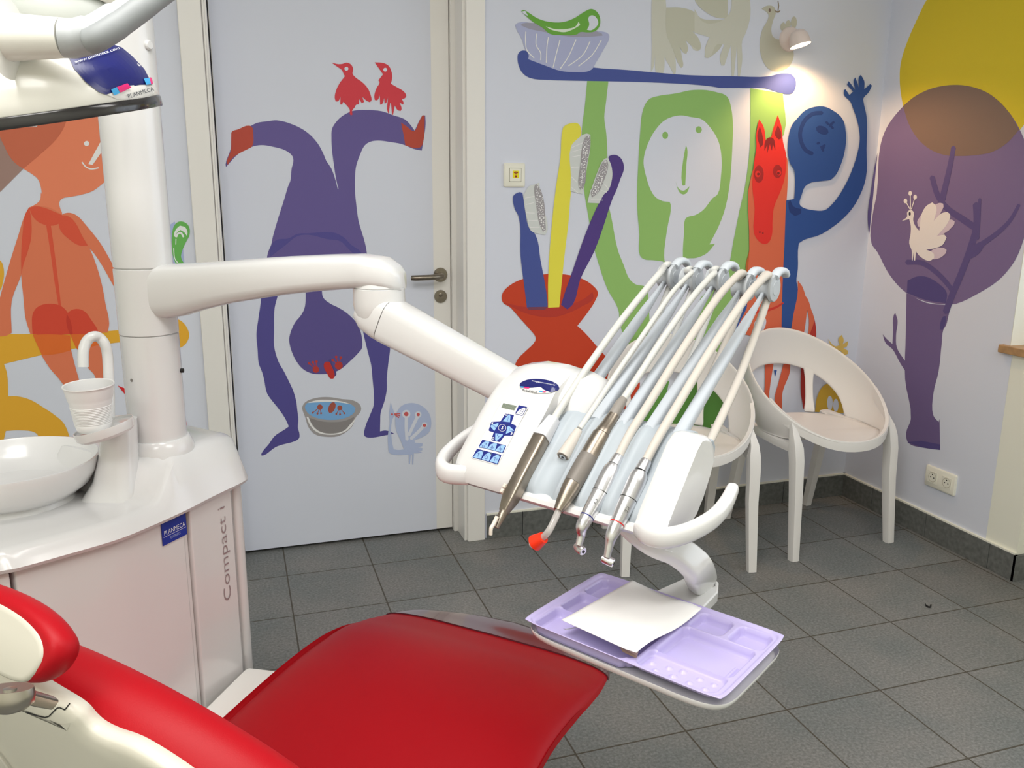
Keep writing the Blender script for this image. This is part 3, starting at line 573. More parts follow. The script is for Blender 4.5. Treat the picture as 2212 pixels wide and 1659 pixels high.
for a, b in (('h1450,160', '1420,106'), ('h1454,160', '1452,55'), ('h1460,160', '1485,80')):
    m.paint(PK, 6, stroke(a+' '+b, 6), False); m.paint(PK, 6, circ('h'+b, 12, ry=16))
m.done('mural', WALL_RIGHT)
# ------------------------------------------------------------------ two white moulded visitor chairs
M_chair = mat('white_moulded_plastic', (243, 240, 237), .42, k=1.0)
def chair(name, x, y, rz, label):
    t = thing(name, (x, y, 0), label, 'chair', 'white moulded armchairs against the mural wall')
    t.rotation_euler = (0, 0, rz); bpy.context.view_layer.update()
    X4 = t.matrix_world.copy()
    W = lambda p: X4 @ V(p)
    NT, NW = 72, 8
    def rim(th):
        c, s = math.cos(th), math.sin(th); u = (1-c)/2
        z = .452 + .345*(u**1.05)
        return V((.268*math.copysign(abs(s)**.92, s)*(1-.10*max(0, -c)**2), -.25*c + .035*u, z))
    def seat(th):
        c, s = math.cos(th), math.sin(th)
        r = V((.232*s, -.222*c, .438+.006*(1-c)/2))
        k = sstep(math.radians(75), 0, abs(th))          # at the front the lip and the rim are one edge
        return r.lerp(rim(th)+V((0, .012, -.006)), k*.8)
    def wall(th, q):
        a, b = seat(th), rim(th); p = a.lerp(b, q)
        n = V((p.x, p.y, 0)).normalized() if p.length else V((0, 0, 0))
        return p + n*(.030*math.sin(math.pi*q)*((1-math.cos(th))/2))
    A0 = math.radians(112)
    def th0(th):
        a = abs(th)
        if a <= A0: return 0.0
        k = (math.pi-a)/(math.pi-A0)
        return .56*math.sqrt(max(0, 1-k**2.6))
    mb = MB(); ths = [-math.pi+2*math.pi*i/NT for i in range(NT)]
    rows = []
    for th in ths:
        q0 = th0(th); rows.append([W(wall(th, q0+(1-q0)*j/NW)) for j in range(NW+1)])
    mb.loft(rows, caps=False, closed=False, loop=True)
    # seat pan: rings from the seat edge to the centre, slightly dished
    rings = []
    for k in (1, .8, .55, .3, .08):
        rings.append([W(V((seat(th).x*k, seat(th).y*k-.004*(1-k), .430+(seat(th).z-.430)*k**2))) for th in ths])
    mb.loft(rings, caps=False); mb.add(rings[-1]+[W(V((0, 0, .4295)))], [(i, (i+1) % NT, NT) for i in range(NT)])
    # two struts carry the back band
    for sg in (-1, 1):
        sr = []
        for j in range(7):
            q = .62*j/6; wv = .062+.05*abs(j/3-1)**3
            sr.append([W(wall(sg*(math.radians(146)+wv*(i/2-1)), q)) for i in range(5)])
        mb.loft(sr, caps=False, closed=False)
    o = build('seat_shell', mb, M_chair, t, recalc=True)
    md = o.modifiers.new('weld', 'WELD'); md.merge_threshold = .0005
    md = o.modifiers.new('solid', 'SOLIDIFY'); md.thickness = .009; md.offset = 0
    md = o.modifiers.new('sub', 'SUBSURF'); md.levels = 1; md.render_levels = 1
    for f in o.data.polygons: f.use_smooth = True
    # front apron below the lip
    ap = MB(); rr = []
    for i in range(25):
        th = math.radians(-80+160*i/24); p = rim(th); n = V((p.x, p.y, 0)).normalized(); d = .036+.012*abs(i/12-1)**3
        rr.append([W(p+V((0, 0, .002))), W(p+n*.002+V((0, 0, -.010))), W(p+V((0, 0, -d))), W(p-n*.010+V((0, 0, -d))), W(p-n*.012+V((0, 0, 0)))])
    ap.loft(rr, caps=True); build('seat_apron', ap, M_chair, t)
    for sx in (-1, 1):
        # front leg flares into the shell, side rail runs back to the rear leg
        f0 = V((sx*.213, -.140, .436)); f1 = V((sx*.224, -.160, .40)); f2 = V((sx*.235, -.20, .0))
        fa = rim(sx*math.radians(58)); lg = MB(); lg.tube([W(fa+V((-sx*.004, .004, -.012))), W(V((sx*.231, -.146, .462))), W(V((sx*.229, -.156, .425))), W(V((sx*.229, -.165, .38))), W(f1.lerp(f2, .35)), W(f2)], [.007, .017, .0225, .0225, .0205, .0165], 4 if False else 8, up=X4.to_3x3() @ V((0, 1, 0)), power=5)
        build('leg', lg, M_chair, t)
        r0 = V((sx*.205, .16, .445)); r2 = V((sx*.215, .245, 0))
        lg = MB(); lg.tube([W(r0), W(r0.lerp(r2, .35)), W(r2)], [.026, .020, .0155], 8, up=X4.to_3x3() @ V((0, 1, 0)), power=5)
        build('leg', lg, M_chair, t)
        rl = MB(); rl.tube([W(V((sx*.226, -.155, .425))), W(V((sx*.232, -.06, .425))), W(V((sx*.222, .06, .43))), W(V((sx*.205, .165, .435)))], [.020, .016, .016, .020], 8, up=(0, 0, 1), power=4)
        build('side_rail', rl, M_chair, t)
    return t
chair('armchair', -1.045, -.325, -.22, 'white moulded armchair standing nearest the orange vase painting, behind the instrument hoses')
chair('armchair', -.436, -.322, .075, 'white moulded armchair standing in the corner below the lit wall spotlight')
# ------------------------------------------------------------------ dental unit: cabinet, column, spittoon
M_w = WHITE
M_cab = mat('white_cabinet_lacquer', (224, 222, 220), .16, coat=.5)
M_gap = mat('panel_gap', (70, 52, 50), .7)
ZL = .80                                         # underside of the top cover
front = [onZ(-260, 1285, ZL), onZ(-120, 1266, ZL)] + [onZ(x, y, ZL) for x, y in ((0, 1241), (42, 1233), (142, 1205), (253, 1172), (329, 1141), (405, 1106), (455, 1080), (511, 1053))]
fs = smooth_path(front, 5)
du = thing('dental_unit', (-2.85, -1.45, 0), 'tall white dental unit cabinet with spittoon bowl, water spout and round column', 'dental unit')
NIN = V((-.67, .742, 0))                         # into the cabinet, away from the chair
def along(i): return (fs[min(i+1, len(fs)-1)]-fs[max(i-1, 0)]).normalized()
NF = len(fs)-1
# distance along the front, measured from its right end
sd = [0]
for i in range(NF, 0, -1): sd.append(sd[-1]+(fs[i]-fs[i-1]).length)
sd = sd[::-1]                                    # sd[i] = distance of station i from the right end
rings = []
def station(P, s, zend):
    inw = NIN; back = .30
    hh = lambda t: sstep(.200, .110, s-1.05*max(0, t-.045))*sstep(.215, .185, s)      # the deck rises towards the column
    h = hh(.04); zt = .832+.060*h; c = .015+.034*h
    pr = [(0, ZL), (-.003, ZL+.006), (c*.35-.002, ZL+(zt-ZL)*.45), (c*.75, zt-.007), (c+.003, zt-.0015), (c+.012, zt)]
    pr += [(t, .832+.060*hh(t)) for t in (.066, .075, .085, .095, .106, .118, .132, .148, .17, .20, .235)]
    zt = .832+.060*hh(.28); pr += [(back-.03, zt), (back-.005, zt-.006), (back, zt-.015), (back, ZL)]
    return [P+inw*a+V((0, 0, z-ZL)) for a, z in pr]
for i, P in enumerate(fs): rings.append(station(P, sd[i], 0))
# rounded right end
Pe = fs[-1]; te = along(NF)
for k in range(1, 7):
    a = k/6*math.pi/2; r = station(Pe, 0, 0)
    q = [p+te*(.045*math.sin(a)) for p in r]
    ctr = Pe+NIN*.15
    sc = 1-.10*(1-math.cos(a)); q2 = []
    for p in q:
        z = ZL+(p.z-ZL)*(1-.10*(1-math.cos(a))); b = (p-ctr).dot(NIN); q2.append(p-NIN*b*(1-sc)+V((0, 0, z-p.z)))
    rings.append(q2)
mb = MB(); mb.loft(rings); build('top_cover', mb, M_w, du, angle=50)
# cabinet body under the cover, panels follow the curved front
def panel(name, i0, i1, inset, z0, z1, m, th=.02, ext=0, bevel=.004):
    mb = MB(); rr = []
    for i in range(i0, i1+1):
        P = fs[i]+NIN*inset; rr.append([V((P.x, P.y, z0)), V((P.x, P.y, z1)), V((P.x, P.y, z1))+NIN*th, V((P.x, P.y, z0))+NIN*th])
    if ext:
        P = fs[i1]+NIN*inset+te*ext; rr.append([V((P.x, P.y, z0)), V((P.x, P.y, z1)), V((P.x, P.y, z1))+NIN*th, V((P.x, P.y, z0))+NIN*th])
    mb.loft(rr); return build(name, mb, m, du, bevel=bevel, angle=40)
def idx(px):
    best = min(range(len(fs)), key=lambda i: abs(((fs[i]-CAM).dot(RIGHT)/(fs[i]-CAM).dot(FWD))*FPX+1106-px)); return best
i42, i405, i455 = idx(42), idx(405), idx(415)
panel('cabinet_body', 0, NF, .028, .03, ZL, M_gap, .25, bevel=0)
panel('door_panel', 0, i42-1, .012, .05, ZL-.003, M_cab)
dp = panel('door_panel', i42, i405, .012, .05, ZL-.003, M_cab)
panel('panel_strip', i405, i455, .018, .05, ZL-.003, M_cab)
i_s = idx(415)
panel('side_panel', i_s, NF, .010, .05, ZL-.003, M_cab, ext=-.012)
eb = MB()
for z in (.05, ZL-.002):
    pass
E0 = fs[NF]+NIN*.014+te*.004
def vrect(c, w, d, r, z):
    pts = []
    for cx, cy, a0 in ((w-r, d-r, 0), (r, d-r, 90), (r, r, 180), (w-r, r, 270)):
        for i in range(5):
            a = math.radians(a0+22.5*i); pts.append(V((c.x, c.y, z))+te*(cx+r*math.cos(a))+NIN*(cy+r*math.sin(a)))
    return pts
eb.loft([vrect(E0, .030, .26, .012, .03), vrect(E0, .030, .26, .012, ZL-.002)]); build('end_panel', eb, M_cab, du)
# nameplate and lettering
def front_at(px, py, inset):                      # point on the curved panel seen at a pixel
    best = None
    for i in range(NF):
        a, b = fs[i]+NIN*inset, fs[i+1]+NIN*inset; n = (b-a).cross(V((0, 0, 1))).normalized(); p = onP(px, py, a, n)
        t = (p-a).dot(b-a)/(b-a).length_squared
        if -1e-3 <= t <= 1.001: return p, n, (b-a).normalized()
    return onP(px, py, fs[-1]+NIN*inset, te.cross(V((0, 0, 1)))), te.cross(V((0, 0, 1))), te
M_blue = mat('nameplate_blue', (20, 44, 150), .35, coat=.3); M_print = mat('white_print', (240, 242, 246), .5); M_grey_print = mat('grey_mauve_print', (150, 128, 130), .6)
pc, pn, pt = front_at(375, 1142, .012)
if pn.dot(CAM-pc) < 0: pn = -pn
p0, _, _ = front_at(349, 1153, .012); p1, _, _ = front_at(401, 1130, .012)
wv = pt.dot(p1-p0)
q0 = pc-pt*wv/2
hgt = wv*.74
mbp = MB().loft([[q0+pn*.0004+V((0, 0, -hgt/2)), q0+pt*wv+pn*.0004+V((0, 0, -hgt/2)), q0+pt*wv+pn*.0004+V((0, 0, hgt/2)), q0+pn*.0004+V((0, 0, hgt/2))], [q0+pn*.002+V((0, 0, -hgt/2)), q0+pt*wv+pn*.002+V((0, 0, -hgt/2)), q0+pt*wv+pn*.002+V((0, 0, hgt/2)), q0+pn*.002+V((0, 0, hgt/2))]])
npl = build('nameplate', mbp, M_blue, du, smooth=False)
text_mesh('lettering', 'PLANMECA', M_print, npl, q0+pt*wv*.07+pn*.0023+V((0, 0, -hgt*.08)), pt, (0, 0, 1), hgt*.20, width=wv*.86, thin=-.006)
text_mesh('lettering', 'compact', mat('pale_print', (170, 184, 226), .5), npl, q0+pt*wv*.30+pn*.0023+V((0, 0, -hgt*.38)), pt, (0, 0, 1), hgt*.17, width=wv*.42, thin=-.006)
build('plate_line', MB().add([q0+pt*wv*.04+pn*.0023+V((0, 0, -hgt*.14)), q0+pt*wv*.96+pn*.0023+V((0, 0, -hgt*.14)), q0+pt*wv*.96+pn*.0023+V((0, 0, -hgt*.155)), q0+pt*wv*.04+pn*.0023+V((0, 0, -hgt*.155))], [(0, 1, 2, 3)]), M_print, npl, smooth=False)
tb, tn, tt = front_at(503, 1288, .010); tt_, _, _ = front_at(484, 1092, .010)
if tn.dot(CAM-tb) < 0: tn = -tn
text_mesh('lettering', 'Compact i', M_grey_print, du, tb+tn*.001, (0, 0, 1), -tt, .025, width=(tt_-tb).z, thin=-.012)
# column
CB, CT = D(337, 908, 1.55), D(304.5, 580, 1.55)
colx, coly = CB.x+.002, CB.y
CR_ = .0490
zb = .893
def zat(py): return D(320, py, 1.55+.0).z
z718, z577 = D(317, 719, 1.55).z+.007, D(305, 578, 1.55).z+.006
cc = V((colx, coly, 0))
build('column', MB().lathe([(CR_, .88), (CR_, z718-.002), (CR_-.003, z718-.0005), (CR_-.003, z718)], cc, (0, 0, 1), 48), M_w, du)
build('column_collar', MB().lathe([(CR_+.0125, zb-.02), (CR_+.0125, zb-.002), (CR_+.0095, zb+.008), (CR_+.0045, zb+.0185), (CR_+.003, zb+.020), (CR_-.002, zb+.020)], cc, (0, 0, 1), 48), M_w, du)
up = MB().lathe([(CR_-.003, z577+.0), (CR_-.003, z577+.001), (CR_, z577+.003), (CR_, 2.05), (.04, 2.06), (0, 2.06)], cc, (0, 0, 1), 48)
build('column_tube', up, M_w, du)
sc0 = D(298, 818, 1.50); dn = (CAM-sc0).normalized(); dn.z = 0; dn.normalize()
build('screw', MB().lathe([(0, CR_-.001), (.003, CR_-.001), (.003, CR_+.0005), (0, CR_+.0005)], V((colx, coly, sc0.z)), (V((sc0.x-colx, sc0.y-coly, 0)) if (V((sc0.x-colx, sc0.y-coly, 0))).length > 0 else dn), 12), mat('grey_screw', (150, 146, 142), .4, .6), du)
kn = D(318, 128, 1.55); build('knob', MB().lathe([(0, -.0), (.008, 0), (.008, .004), (.006, .006), (0, .006)], V((colx, coly, kn.z))+V((.80, -.6, 0))*(CR_-.001), (.80, -.6, 0), 20), M_w, du)
build('knob', MB().lathe([(0, -.0), (.004, 0), (.004, .006), (0, .007)], V((colx, coly, D(390, 796, 1.55).z))+V((.97, -.24, 0))*(CR_-.001), (.97, -.24, 0), 12), M_dark, du)
# spittoon bowl
ZR = .905
bc = V((-2.968, -1.455, 0)); R = .137
bw = MB().lathe([(.058, -.078), (.062, -.070), (.098, -.062), (.120, -.045), (.134, -.022), (.138, -.004), (.1375, 0), (.134, .0005), (.131, -.004), (.118, -.030), (.090, -.050), (.05, -.062), (.015, -.066), (0, -.067)], bc+V((0, 0, ZR)), (0, 0, 1), 64)
bowl = build('spittoon_bowl', bw, M_w, du)
build('bowl_foot', MB().lathe([(.095, -.105), (.096, -.098), (.090, -.080), (.075, -.064), (0, -.064)], bc+V((0, 0, ZR+.02)), (0, 0, 1), 48), M_w, du)
build('bowl_drain', MB().lathe([(0, -.0665), (.018, -.0655), (.019, -.0645), (.017, -.064), (0, -.0645)], bc+V((0, 0, ZR)), (0, 0, 1), 24), M_w, du)
# tower that carries the cup filler
tw0 = D(258, 1090, 1.455); tx = RIGHT.copy(); tx.z = 0; tx.normalize(); ty = V((-tx.y, tx.x, 0))
twt = D(263, 915, 1.455)
def tring(k, cx, w, d, r=.024):
    c = tw0.lerp(twt, k); c = V((c.x, c.y, c.z))+tx*cx+ty*.028; out = []
    for sx, sy, a0 in ((1, 1, 0), (-1, 1, 90), (-1, -1, 180), (1, -1, 270)):
        for i in range(5):
            a = math.radians(a0+22.5*i); out.append(c+tx*(sx*(w/2-r)+r*math.cos(a))+ty*(sy*(d/2-r)+r*math.sin(a)))
    return out
ztray = D(215, 925, 1.42).z
tw = MB().loft([tring(-.03, -.028, .104, .070), tring(.05, -.024, .092, .066), tring(.25, -.018, .072, .062), tring(.6, -.016, .060, .058), tring(1.0, -.016, .054, .056)])
build('bowl_tower', tw, M_w, du, angle=50)
fl = D(206, 934, 1.40); W3_ = V((0, 0, 1))
build('cup_tray', MB().lathe([(0, -.017), (.040, -.017), (.046, -.012), (.0475, -.003), (.0475, .002), (.0462, .002), (.0455, -.002), (0, -.003)], V((fl.x+.012, fl.y+.01, ztray+.006)), W3_-RIGHT*.27-V((0, .03, 0)), 48), M_w, du)
kb_ = D(259, 905, 1.46); build('valve_knob', MB().lathe([(0, -.03), (.009, -.03), (.009, 0), (.007, .002), (0, .002)], kb_, (0, 0, 1), 20), M_w, du)
fz = [D(237, 935, 1.47), D(236, 850, 1.47), D(233, 775, 1.47), D(227, 745, 1.465), D(214, 729, 1.46), D(200, 727, 1.45), D(187, 738, 1.445), D(180, 760, 1.44), D(179.5, 793, 1.44)]
build('water_spout', MB().tube(smooth_path(fz, 5), .0088, 16), M_w, du)
# cup standing on its tray
cu = thing('plastic_cup', V((fl.x, fl.y, ztray)), 'ribbed white plastic cup standing under the water spout', 'cup')
c0 = V((fl.x-.001, fl.y, ztray+.004)); hC = (D(203, 838, 1.40)-D(203, 938, 1.40)).length*1.0
prof = [(0, .0), (.027, 0), (.0285, .003)]
for i in range(12):
    z = .012+i*(hC*.55-.012)/11; r = .0285+.0102*z/hC*1.0
    prof += [(r+.0011, z), (r-.0007, z+.0022)]
prof += [(.0375, hC*.72), (.0405, hC*.92), (.0412, hC-.002), (.0430, hC-.001), (.0425, hC+.0008), (.0402, hC), (.039, hC*.9), (.027, .003), (0, .002)]
cupm = mat('cup_plastic', (240, 240, 240), .35); prof = [(r*.91, z) for r, z in prof]
build('cup_wall', MB().lathe(prof, c0, (-.02, -.03, 1), 48), cupm, cu, angle=60)
# ------------------------------------------------------------------ instrument console on its swing arm
U = V((.538, -.843, 0)).normalized(); VV = V((-U.y, U.x, 0)); W3 = V((0, 0, 1))
O = V((-2.308, -1.840, .943))
def L(u, v, w): return O + U*u + VV*v + W3*w
def IU(x, y, u): return onP(x, y, O+U*u, U)                      # point in the upright plane u = const
def IV(x, y, v): return onP(x, y, O+VV*v, VV)
def IW(x, y, w): return onZ(x, y, O.z+w)
M_ins = mat('instrument_hose_white', (212, 212, 208), .45); M_hose2 = mat('instrument_hose_cream', (208, 201, 192), .5)
ic = thing('instrument_console', tuple(L(.2, .12, 0)), 'white dentist instrument console hanging on a jointed arm from the column', 'instrument console')
# --- swing arm from the column to the elbow
A0 = V((colx, coly, 0)); zm = (z718+z577)/2
EL = D(818, 605, 1.42); EL.z = D(840, 603, 1.42).z
dirA = V((EL.x-A0.x, EL.y-A0.y, 0)); LA = dirA.length; dirA.normalize(); sideA = V((-dirA.y, dirA.x, 0))
build('arm_sleeve', MB().lathe([(CR_-.001, z718), (CR_+.0005, z718+.001), (CR_+.0005, z577-.001), (CR_-.001, z577)], A0, W3, 48), M_w, ic)
def sup(c, ax, ay, a, b, p=3.2, n=28):
    out = []
    for i in range(n):
        t = 2*math.pi*i/n; cx, sy = math.cos(t), math.sin(t)
        out.append(c+ax*(a*math.copysign(abs(cx)**(2/p), cx))+ay*(b*math.copysign(abs(sy)**(2/p), sy)))
    return out
arm = MB(); rr = []
# (distance along arm, top z offset, bottom z offset) read off the side view
ztop0, zbot0 = D(370, 571, 1.53).z, D(372, 690, 1.53).z
nearA = sideA if sideA.dot(CAM-A0) > 0 else -sideA
def pix(P): c = P-CAM; return (1106+FPX*c.dot(RIGHT)/c.dot(FWD), 829.5+FPX*c.dot(DOWN)/c.dot(FWD))
TOPX, TOPY = [365, 450, 600, 700, 770, 830, 860, 880], [573, 568, 557, 552, 551, 560, 572, 582]
BOTX, BOTY = [372, 420, 500, 640, 770, 880], [689, 673, 655, 634, 624, 629]
for s, hw in ((.018, .040), (.05, .040), (.08, .039), (.12, .037), (.17, .036), (.22, .036), (.27, .036), (.32, .037), (.36, .039), (.40, .042), (LA-.02, .044), (LA+.012, .043), (LA+.032, .034), (LA+.042, .020)):
    P = V((A0.x, A0.y, 1.2))+dirA*s+nearA*hw*.6; x_ = pix(P)[0]
    zt = onP(x_, interp(TOPX, TOPY, x_), P, nearA).z; zb2 = onP(x_, interp(BOTX, BOTY, x_), P, nearA).z
    if s > LA+.02: zt -= (s-LA-.02)*.5
    c = V((A0.x, A0.y, (zt+zb2)/2))+dirA*s; rr.append(sup(c, sideA, W3, hw, (zt-zb2)/2, 3.6))
arm.loft(rr); build('swing_arm', arm, M_w, ic, angle=60)
J = V((A0.x, A0.y, 0))+dirA*LA
zJ = rr[-4][0].z; zJ = min(p.z for p in rr[-4])+.001
build('elbow_joint', MB().lathe([(.040, zJ+.010), (.0425, zJ+.001), (.0410, zJ), (.0430, zJ-.001), (.0435, zJ-.026), (.041, zJ-.046), (.032, zJ-.066), (.014, zJ-.076), (0, zJ-.077)], J, W3, 40), M_w, ic, angle=50)
# --- lower arm, elbow down to the console
S0 = D(838, 690, 1.42); S1 = D(1128, 848, 1.36)
dl = (S1-S0).normalized(); sl = dl.cross(W3).normalized(); ul = sl.cross(dl)
la = MB(); Ln = (S1-S0).length
la.loft([sup(S0+dl*t, sl, ul, a, b, 3.2) for t, a, b in ((-.052, .022, .024), (-.035, .030, .034), (-.012, .034, .037), (.0, .0345, .0375))]); build('arm_shoulder', la, M_w, ic, angle=50)
la = MB(); la.loft([sup(S0+dl*t, sl, ul, a, b, 4.0) for t, a, b in ((.001, .033, .0355), (.003, .034, .0365), (Ln*.5, .031, .033), (Ln*.95, .0285, .030), (Ln, .027, .028))]); build('lower_arm', la, M_w, ic, angle=50)
# --- console body: white housing lofted across its width
def prof_c(u, k):                                   # keypad side of the housing
    return [(.012, -.014), (.000, -.006), (-.001, .008), (.007, .022), (.022+.0, .039), (.060, .082), (.082, .104), (.105, .122+.012*k), (.140, .136+.016*k), (.175, .138+.014*k), (.205, .124), (.220, .095), (.222, .040), (.200, .006), (.12, -.018)]
body = MB(); rr = []
for u, sc, k in ((.012, .90, 0), (.018, .97, .2), (.028, 1, .5), (.060, 1, 1), (.100, 1, 1), (.120, .99, .9), (.128, .97, .7)):
    c = V((0, .11, .05)); rr.append([L(u, .11+(v-.11)*sc, .05+(w-.05)*sc) for v, w in prof_c(u, k)])
body.loft(rr); HOUSING = build('housing', body, M_w, ic, angle=42)
# rear hump that carries the arm and the hose bracket
hp = MB(); rr = []
for u, sc in ((.116, 1.0), (.130, 1.0), (.146, .975), (.160, .92), (.171, .82), (.178, .66), (.181, .45)):
    rr.append([L(u, .165+(v-.165)*sc, .06+(w-.06)*sc) for v, w in ((.108, .03), (.104, .090), (.112, .118), (.140, .144), (.175, .149), (.205, .135), (.221, .105), (.224, .05), (.215, .01))])
hp.loft(rr); HUMP = build('rear_hump', hp, M_w, ic, angle=50)
# base pan under the instruments
bp = MB(); rr = []
for u, k, vb in ((.122, 1, .16), (.2, 1, .16), (.27, 1, .15), (.335, 1, .10), (.366, .97, .085), (.372, .9, .08)):
    rr.append([L(u, .05+(v-.05)*k, w) for v, w in ((.003, -.010), (-.002, -.004), (.001, .001), (.02, .006), (vb*.6, .045), (vb, .055), (vb, .02), (vb*.9, -.010), (vb*.5, -.020), (.03, -.018))])
bp.loft(rr); build('base_pan', bp, M_w, ic, angle=40)
# grey instrument rest with five troughs
M_pad = mat('grey_silicone_pad', (178, 187, 195), .5)
SL = [.130, .180, .218, .258, .303]
gp = MB(); rows = []
nu, nv = 91, 26
def trough(u):
    d = min(abs(u-s) for s in SL); return max(0, 1-(d/.019)**2)
def pad_at(u, q):                                   # q 0 front edge .. 1 back edge
    # ridge profile: rises at the front, runs up the slope, rounds over at the back
    t = trough(u)
    vs = [(.000, .000), (.002, .010), (.010, .024), (.050, .062), (.082, .092), (.100, .104), (.118, .107), (.135, .103), (.148, .090), (.152, .070)]
    x = q*(len(vs)-1); i = min(int(x), len(vs)-2); f = x-i
    v = vs[i][0]+(vs[i+1][0]-vs[i][0])*f; w = vs[i][1]+(vs[i+1][1]-vs[i][1])*f
    dep = .008*t*sstep(0, .12, q)*(1-sstep(.55, .8, q))
    fr = (1-t)*.005*(1-sstep(0, .25, q))           # ridges end a little higher at the front: scalloped lip
    return L(u, v+dep*.72+fr*.9+.004, w-dep*.70+fr-.0045)
for i in range(nu):
    u = .124+(.340-.124)*i/(nu-1); rows.append([pad_at(u, j/(nv-1)) for j in range(nv)])
gp.loft(rows, caps=False, closed=False); o = build('instrument_rest', gp, M_pad, ic, angle=70)
md = o.modifiers.new('solid', 'SOLIDIFY'); md.thickness = .004; md.offset = -1
hbk = MB(); hbk.loft([[L(u, v, w) for v, w in ((.150, .045), (.149, .072), (.158, .082), (.172, .082), (.180, .070), (.178, .045))] for u in (.165, .350)])
build('hose_bracket', hbk, M_pad, ic, bevel=.003, angle=50)
# right cheek and both handles
ck = MB(); rr = []
for u, k in ((.334, .93), (.337, .99), (.342, 1), (.366, 1), (.374, .985), (.378, .93)):
    rr.append([L(u, .055+(v-.055)*k, .045+(w-.045)*k) for v, w in ((.020, -.014), (-.004, -.008), (-.010, .004), (.000, .020), (.044, .072), (.068, .100), (.082, .110), (.098, .109), (.112, .100), (.121, .086), (.120, .070), (.112, .052), (.096, .026), (.078, .006), (.05, -.010))])
ck.loft(rr); build('side_cheek', ck, M_w, ic, angle=45)
def handle(pts, hs, ws):
    mb = MB(); P = smooth_path([L(*p) for p in pts], 6); n = len(P); rr = []
    for i, p in enumerate(P):
        t = (P[min(i+1, n-1)]-P[max(i-1, 0)]).normalized(); sd_ = t.cross(W3).normalized(); up_ = sd_.cross(t)
        x = i/(n-1); h = interp([j/(len(hs)-1) for j in range(len(hs))], hs, x); wd = interp([j/(len(ws)-1) for j in range(len(ws))], ws, x)
        rr.append(sup(p, sd_, up_, wd, h, 2.6, 20))
    for k in (.8, .45): 
        pass
    e = P[-1]; t = (P[-1]-P[-2]).normalized()
    last = rr[-1]; cen = sum(last, V((0, 0, 0)))/len(last)
    for a in (.35, .7, .92): rr.append([cen+(q-cen)*math.sqrt(1-a*a)+t*a*hs[-1]*.9 for q in last])
    mb.loft(rr); return mb
build('grip_handle', handle([(.340, .0, .002), (.362, -.014, .003), (.384, -.012, .006), (.402, .012, .011), (.412, .050, .018), (.412, .085, .027), (.406, .118, .037)], [.0125, .013, .013, .0125, .012, .011, .009], [.010, .0105, .0095, .009, .009, .009, .008]), M_w, ic, angle=60)
build('grip_handle', handle([(.040, .010, .002), (.016, -.008, .004), (.000, -.006, .009), (-.016, .016, .015), (-.026, .05, .024), (-.028, .08, .033), (-.024, .108, .043)], [.015, .015, .0145, .013, .011, .010, .008], [.010, .0105, .0095, .009, .008, .008, .007]), M_w, ic, angle=60)
build('base_knob', MB().lathe([(0, -.030), (.010, -.030), (.011, -.027), (.011, -.016), (0, -.016)], L(.262, .055, 0), W3, 24), M_w, ic)
# --- keypad on the slope
KP0 = L(.06, .022, .039); KN = (U.cross(L(.06, .060, .082)-KP0)).normalized()
if KN.dot(CAM-KP0) < 0: KN = -KN
def KP(x, y, h=0): return onP(x, y, KP0, KN)+KN*h
M_kb, M_ks = mat('keypad_navy', (28, 40, 128), .35), mat('keypad_sky', (150, 190, 240), .4)
M_kw, M_lcd = mat('keypad_film', (248, 248, 248), .3), mat('lcd_olive', (120, 130, 118), .3)
M_ink = mat('dark_print', (38, 44, 62), .5)
def c5(s): return [(940+float(a)/5.267, 780+float(b)/5.267) for a, b in (q.split(',') for q in s.split())]
def kpoly(mb, pts, h, sm=False):
    if sm: pts = [tuple(p) for p in smooth_closed([V(p) for p in pts], 4)]
    mb.poly([KP(x, y, h) for x, y in pts])
kpad = MB(); kpoly(kpad, c5('752,462 770,460 1055,518 1060,530 720,1175 700,1185 420,1110 410,1095'), .0004, False); kp = build('keypad', kpad, mat('keypad_edge', (205, 205, 206), .4), ic, smooth=False)
k2 = MB(); kpoly(k2, c5('756,466 770,464 1052,522 1056,532 718,1171 700,1180 424,1107 415,1095'), .0006); build('keypad_film', k2, M_kw, kp, smooth=False)
lc = MB(); kpoly(lc, c5('778,480 932,512 905,565 755,533'), .0009); lcd = build('display', lc, M_lcd, kp, smooth=False)
seg = MB()
for i in range(4):
    bx, by = 790+i*36, 490+i*8
    for (a, b) in (((0, 0), (22, 4)), ((-10, 22), (12, 27)), ((-20, 44), (2, 49)), ((0, 0), (-20, 44)), ((22, 4), (2, 49))):
        p, q = V((bx+a[0], by+a[1])), V((bx+b[0], by+b[1])); n_ = V((-(q-p).y, (q-p).x)).normalized()*1.6
        kpoly(seg, [((p+n_).x/5.267+940, (p+n_).y/5.267+780), ((q+n_).x/5.267+940, (q+n_).y/5.267+780), ((q-n_).x/5.267+940, (q-n_).y/5.267+780), ((p-n_).x/5.267+940, (p-n_).y/5.267+780)], .0011)
build('digits', seg, mat('lcd_digit', (150, 158, 140), .4), lcd, smooth=False)
def key(base, sky, marks, name='button'):
    mb = MB(); kpoly(mb, c5(base), .0010, False); mb.cur = 1
    for s_ in sky: kpoly(mb, c5(s_), .0013, False)
    mb.cur = 2
    for s_ in marks:
        pts = c5(s_)
        for a, b in zip(pts[:-1], pts[1:]):
            p, q = V(a), V(b); n_ = V((-(q-p).y, (q-p).x)).normalized()*.35
            kpoly(mb, [tuple(p+n_), tuple(q+n_), tuple(q-n_), tuple(p-n_)], .0016)
    return build(name, mb, [M_kb, M_ks if name != 'return_button' else M_kw, M_kb if name != 'enter' else M_ink], kp, smooth=False)
key('955,505 1050,525 1045,545 1000,622 990,625 918,608 915,595', ['960,560 1010,535 1045,535 998,618 922,604'], ['975,572 1000,548 1015,570 985,605 960,590', '965,575 1005,578'], 'return_button')
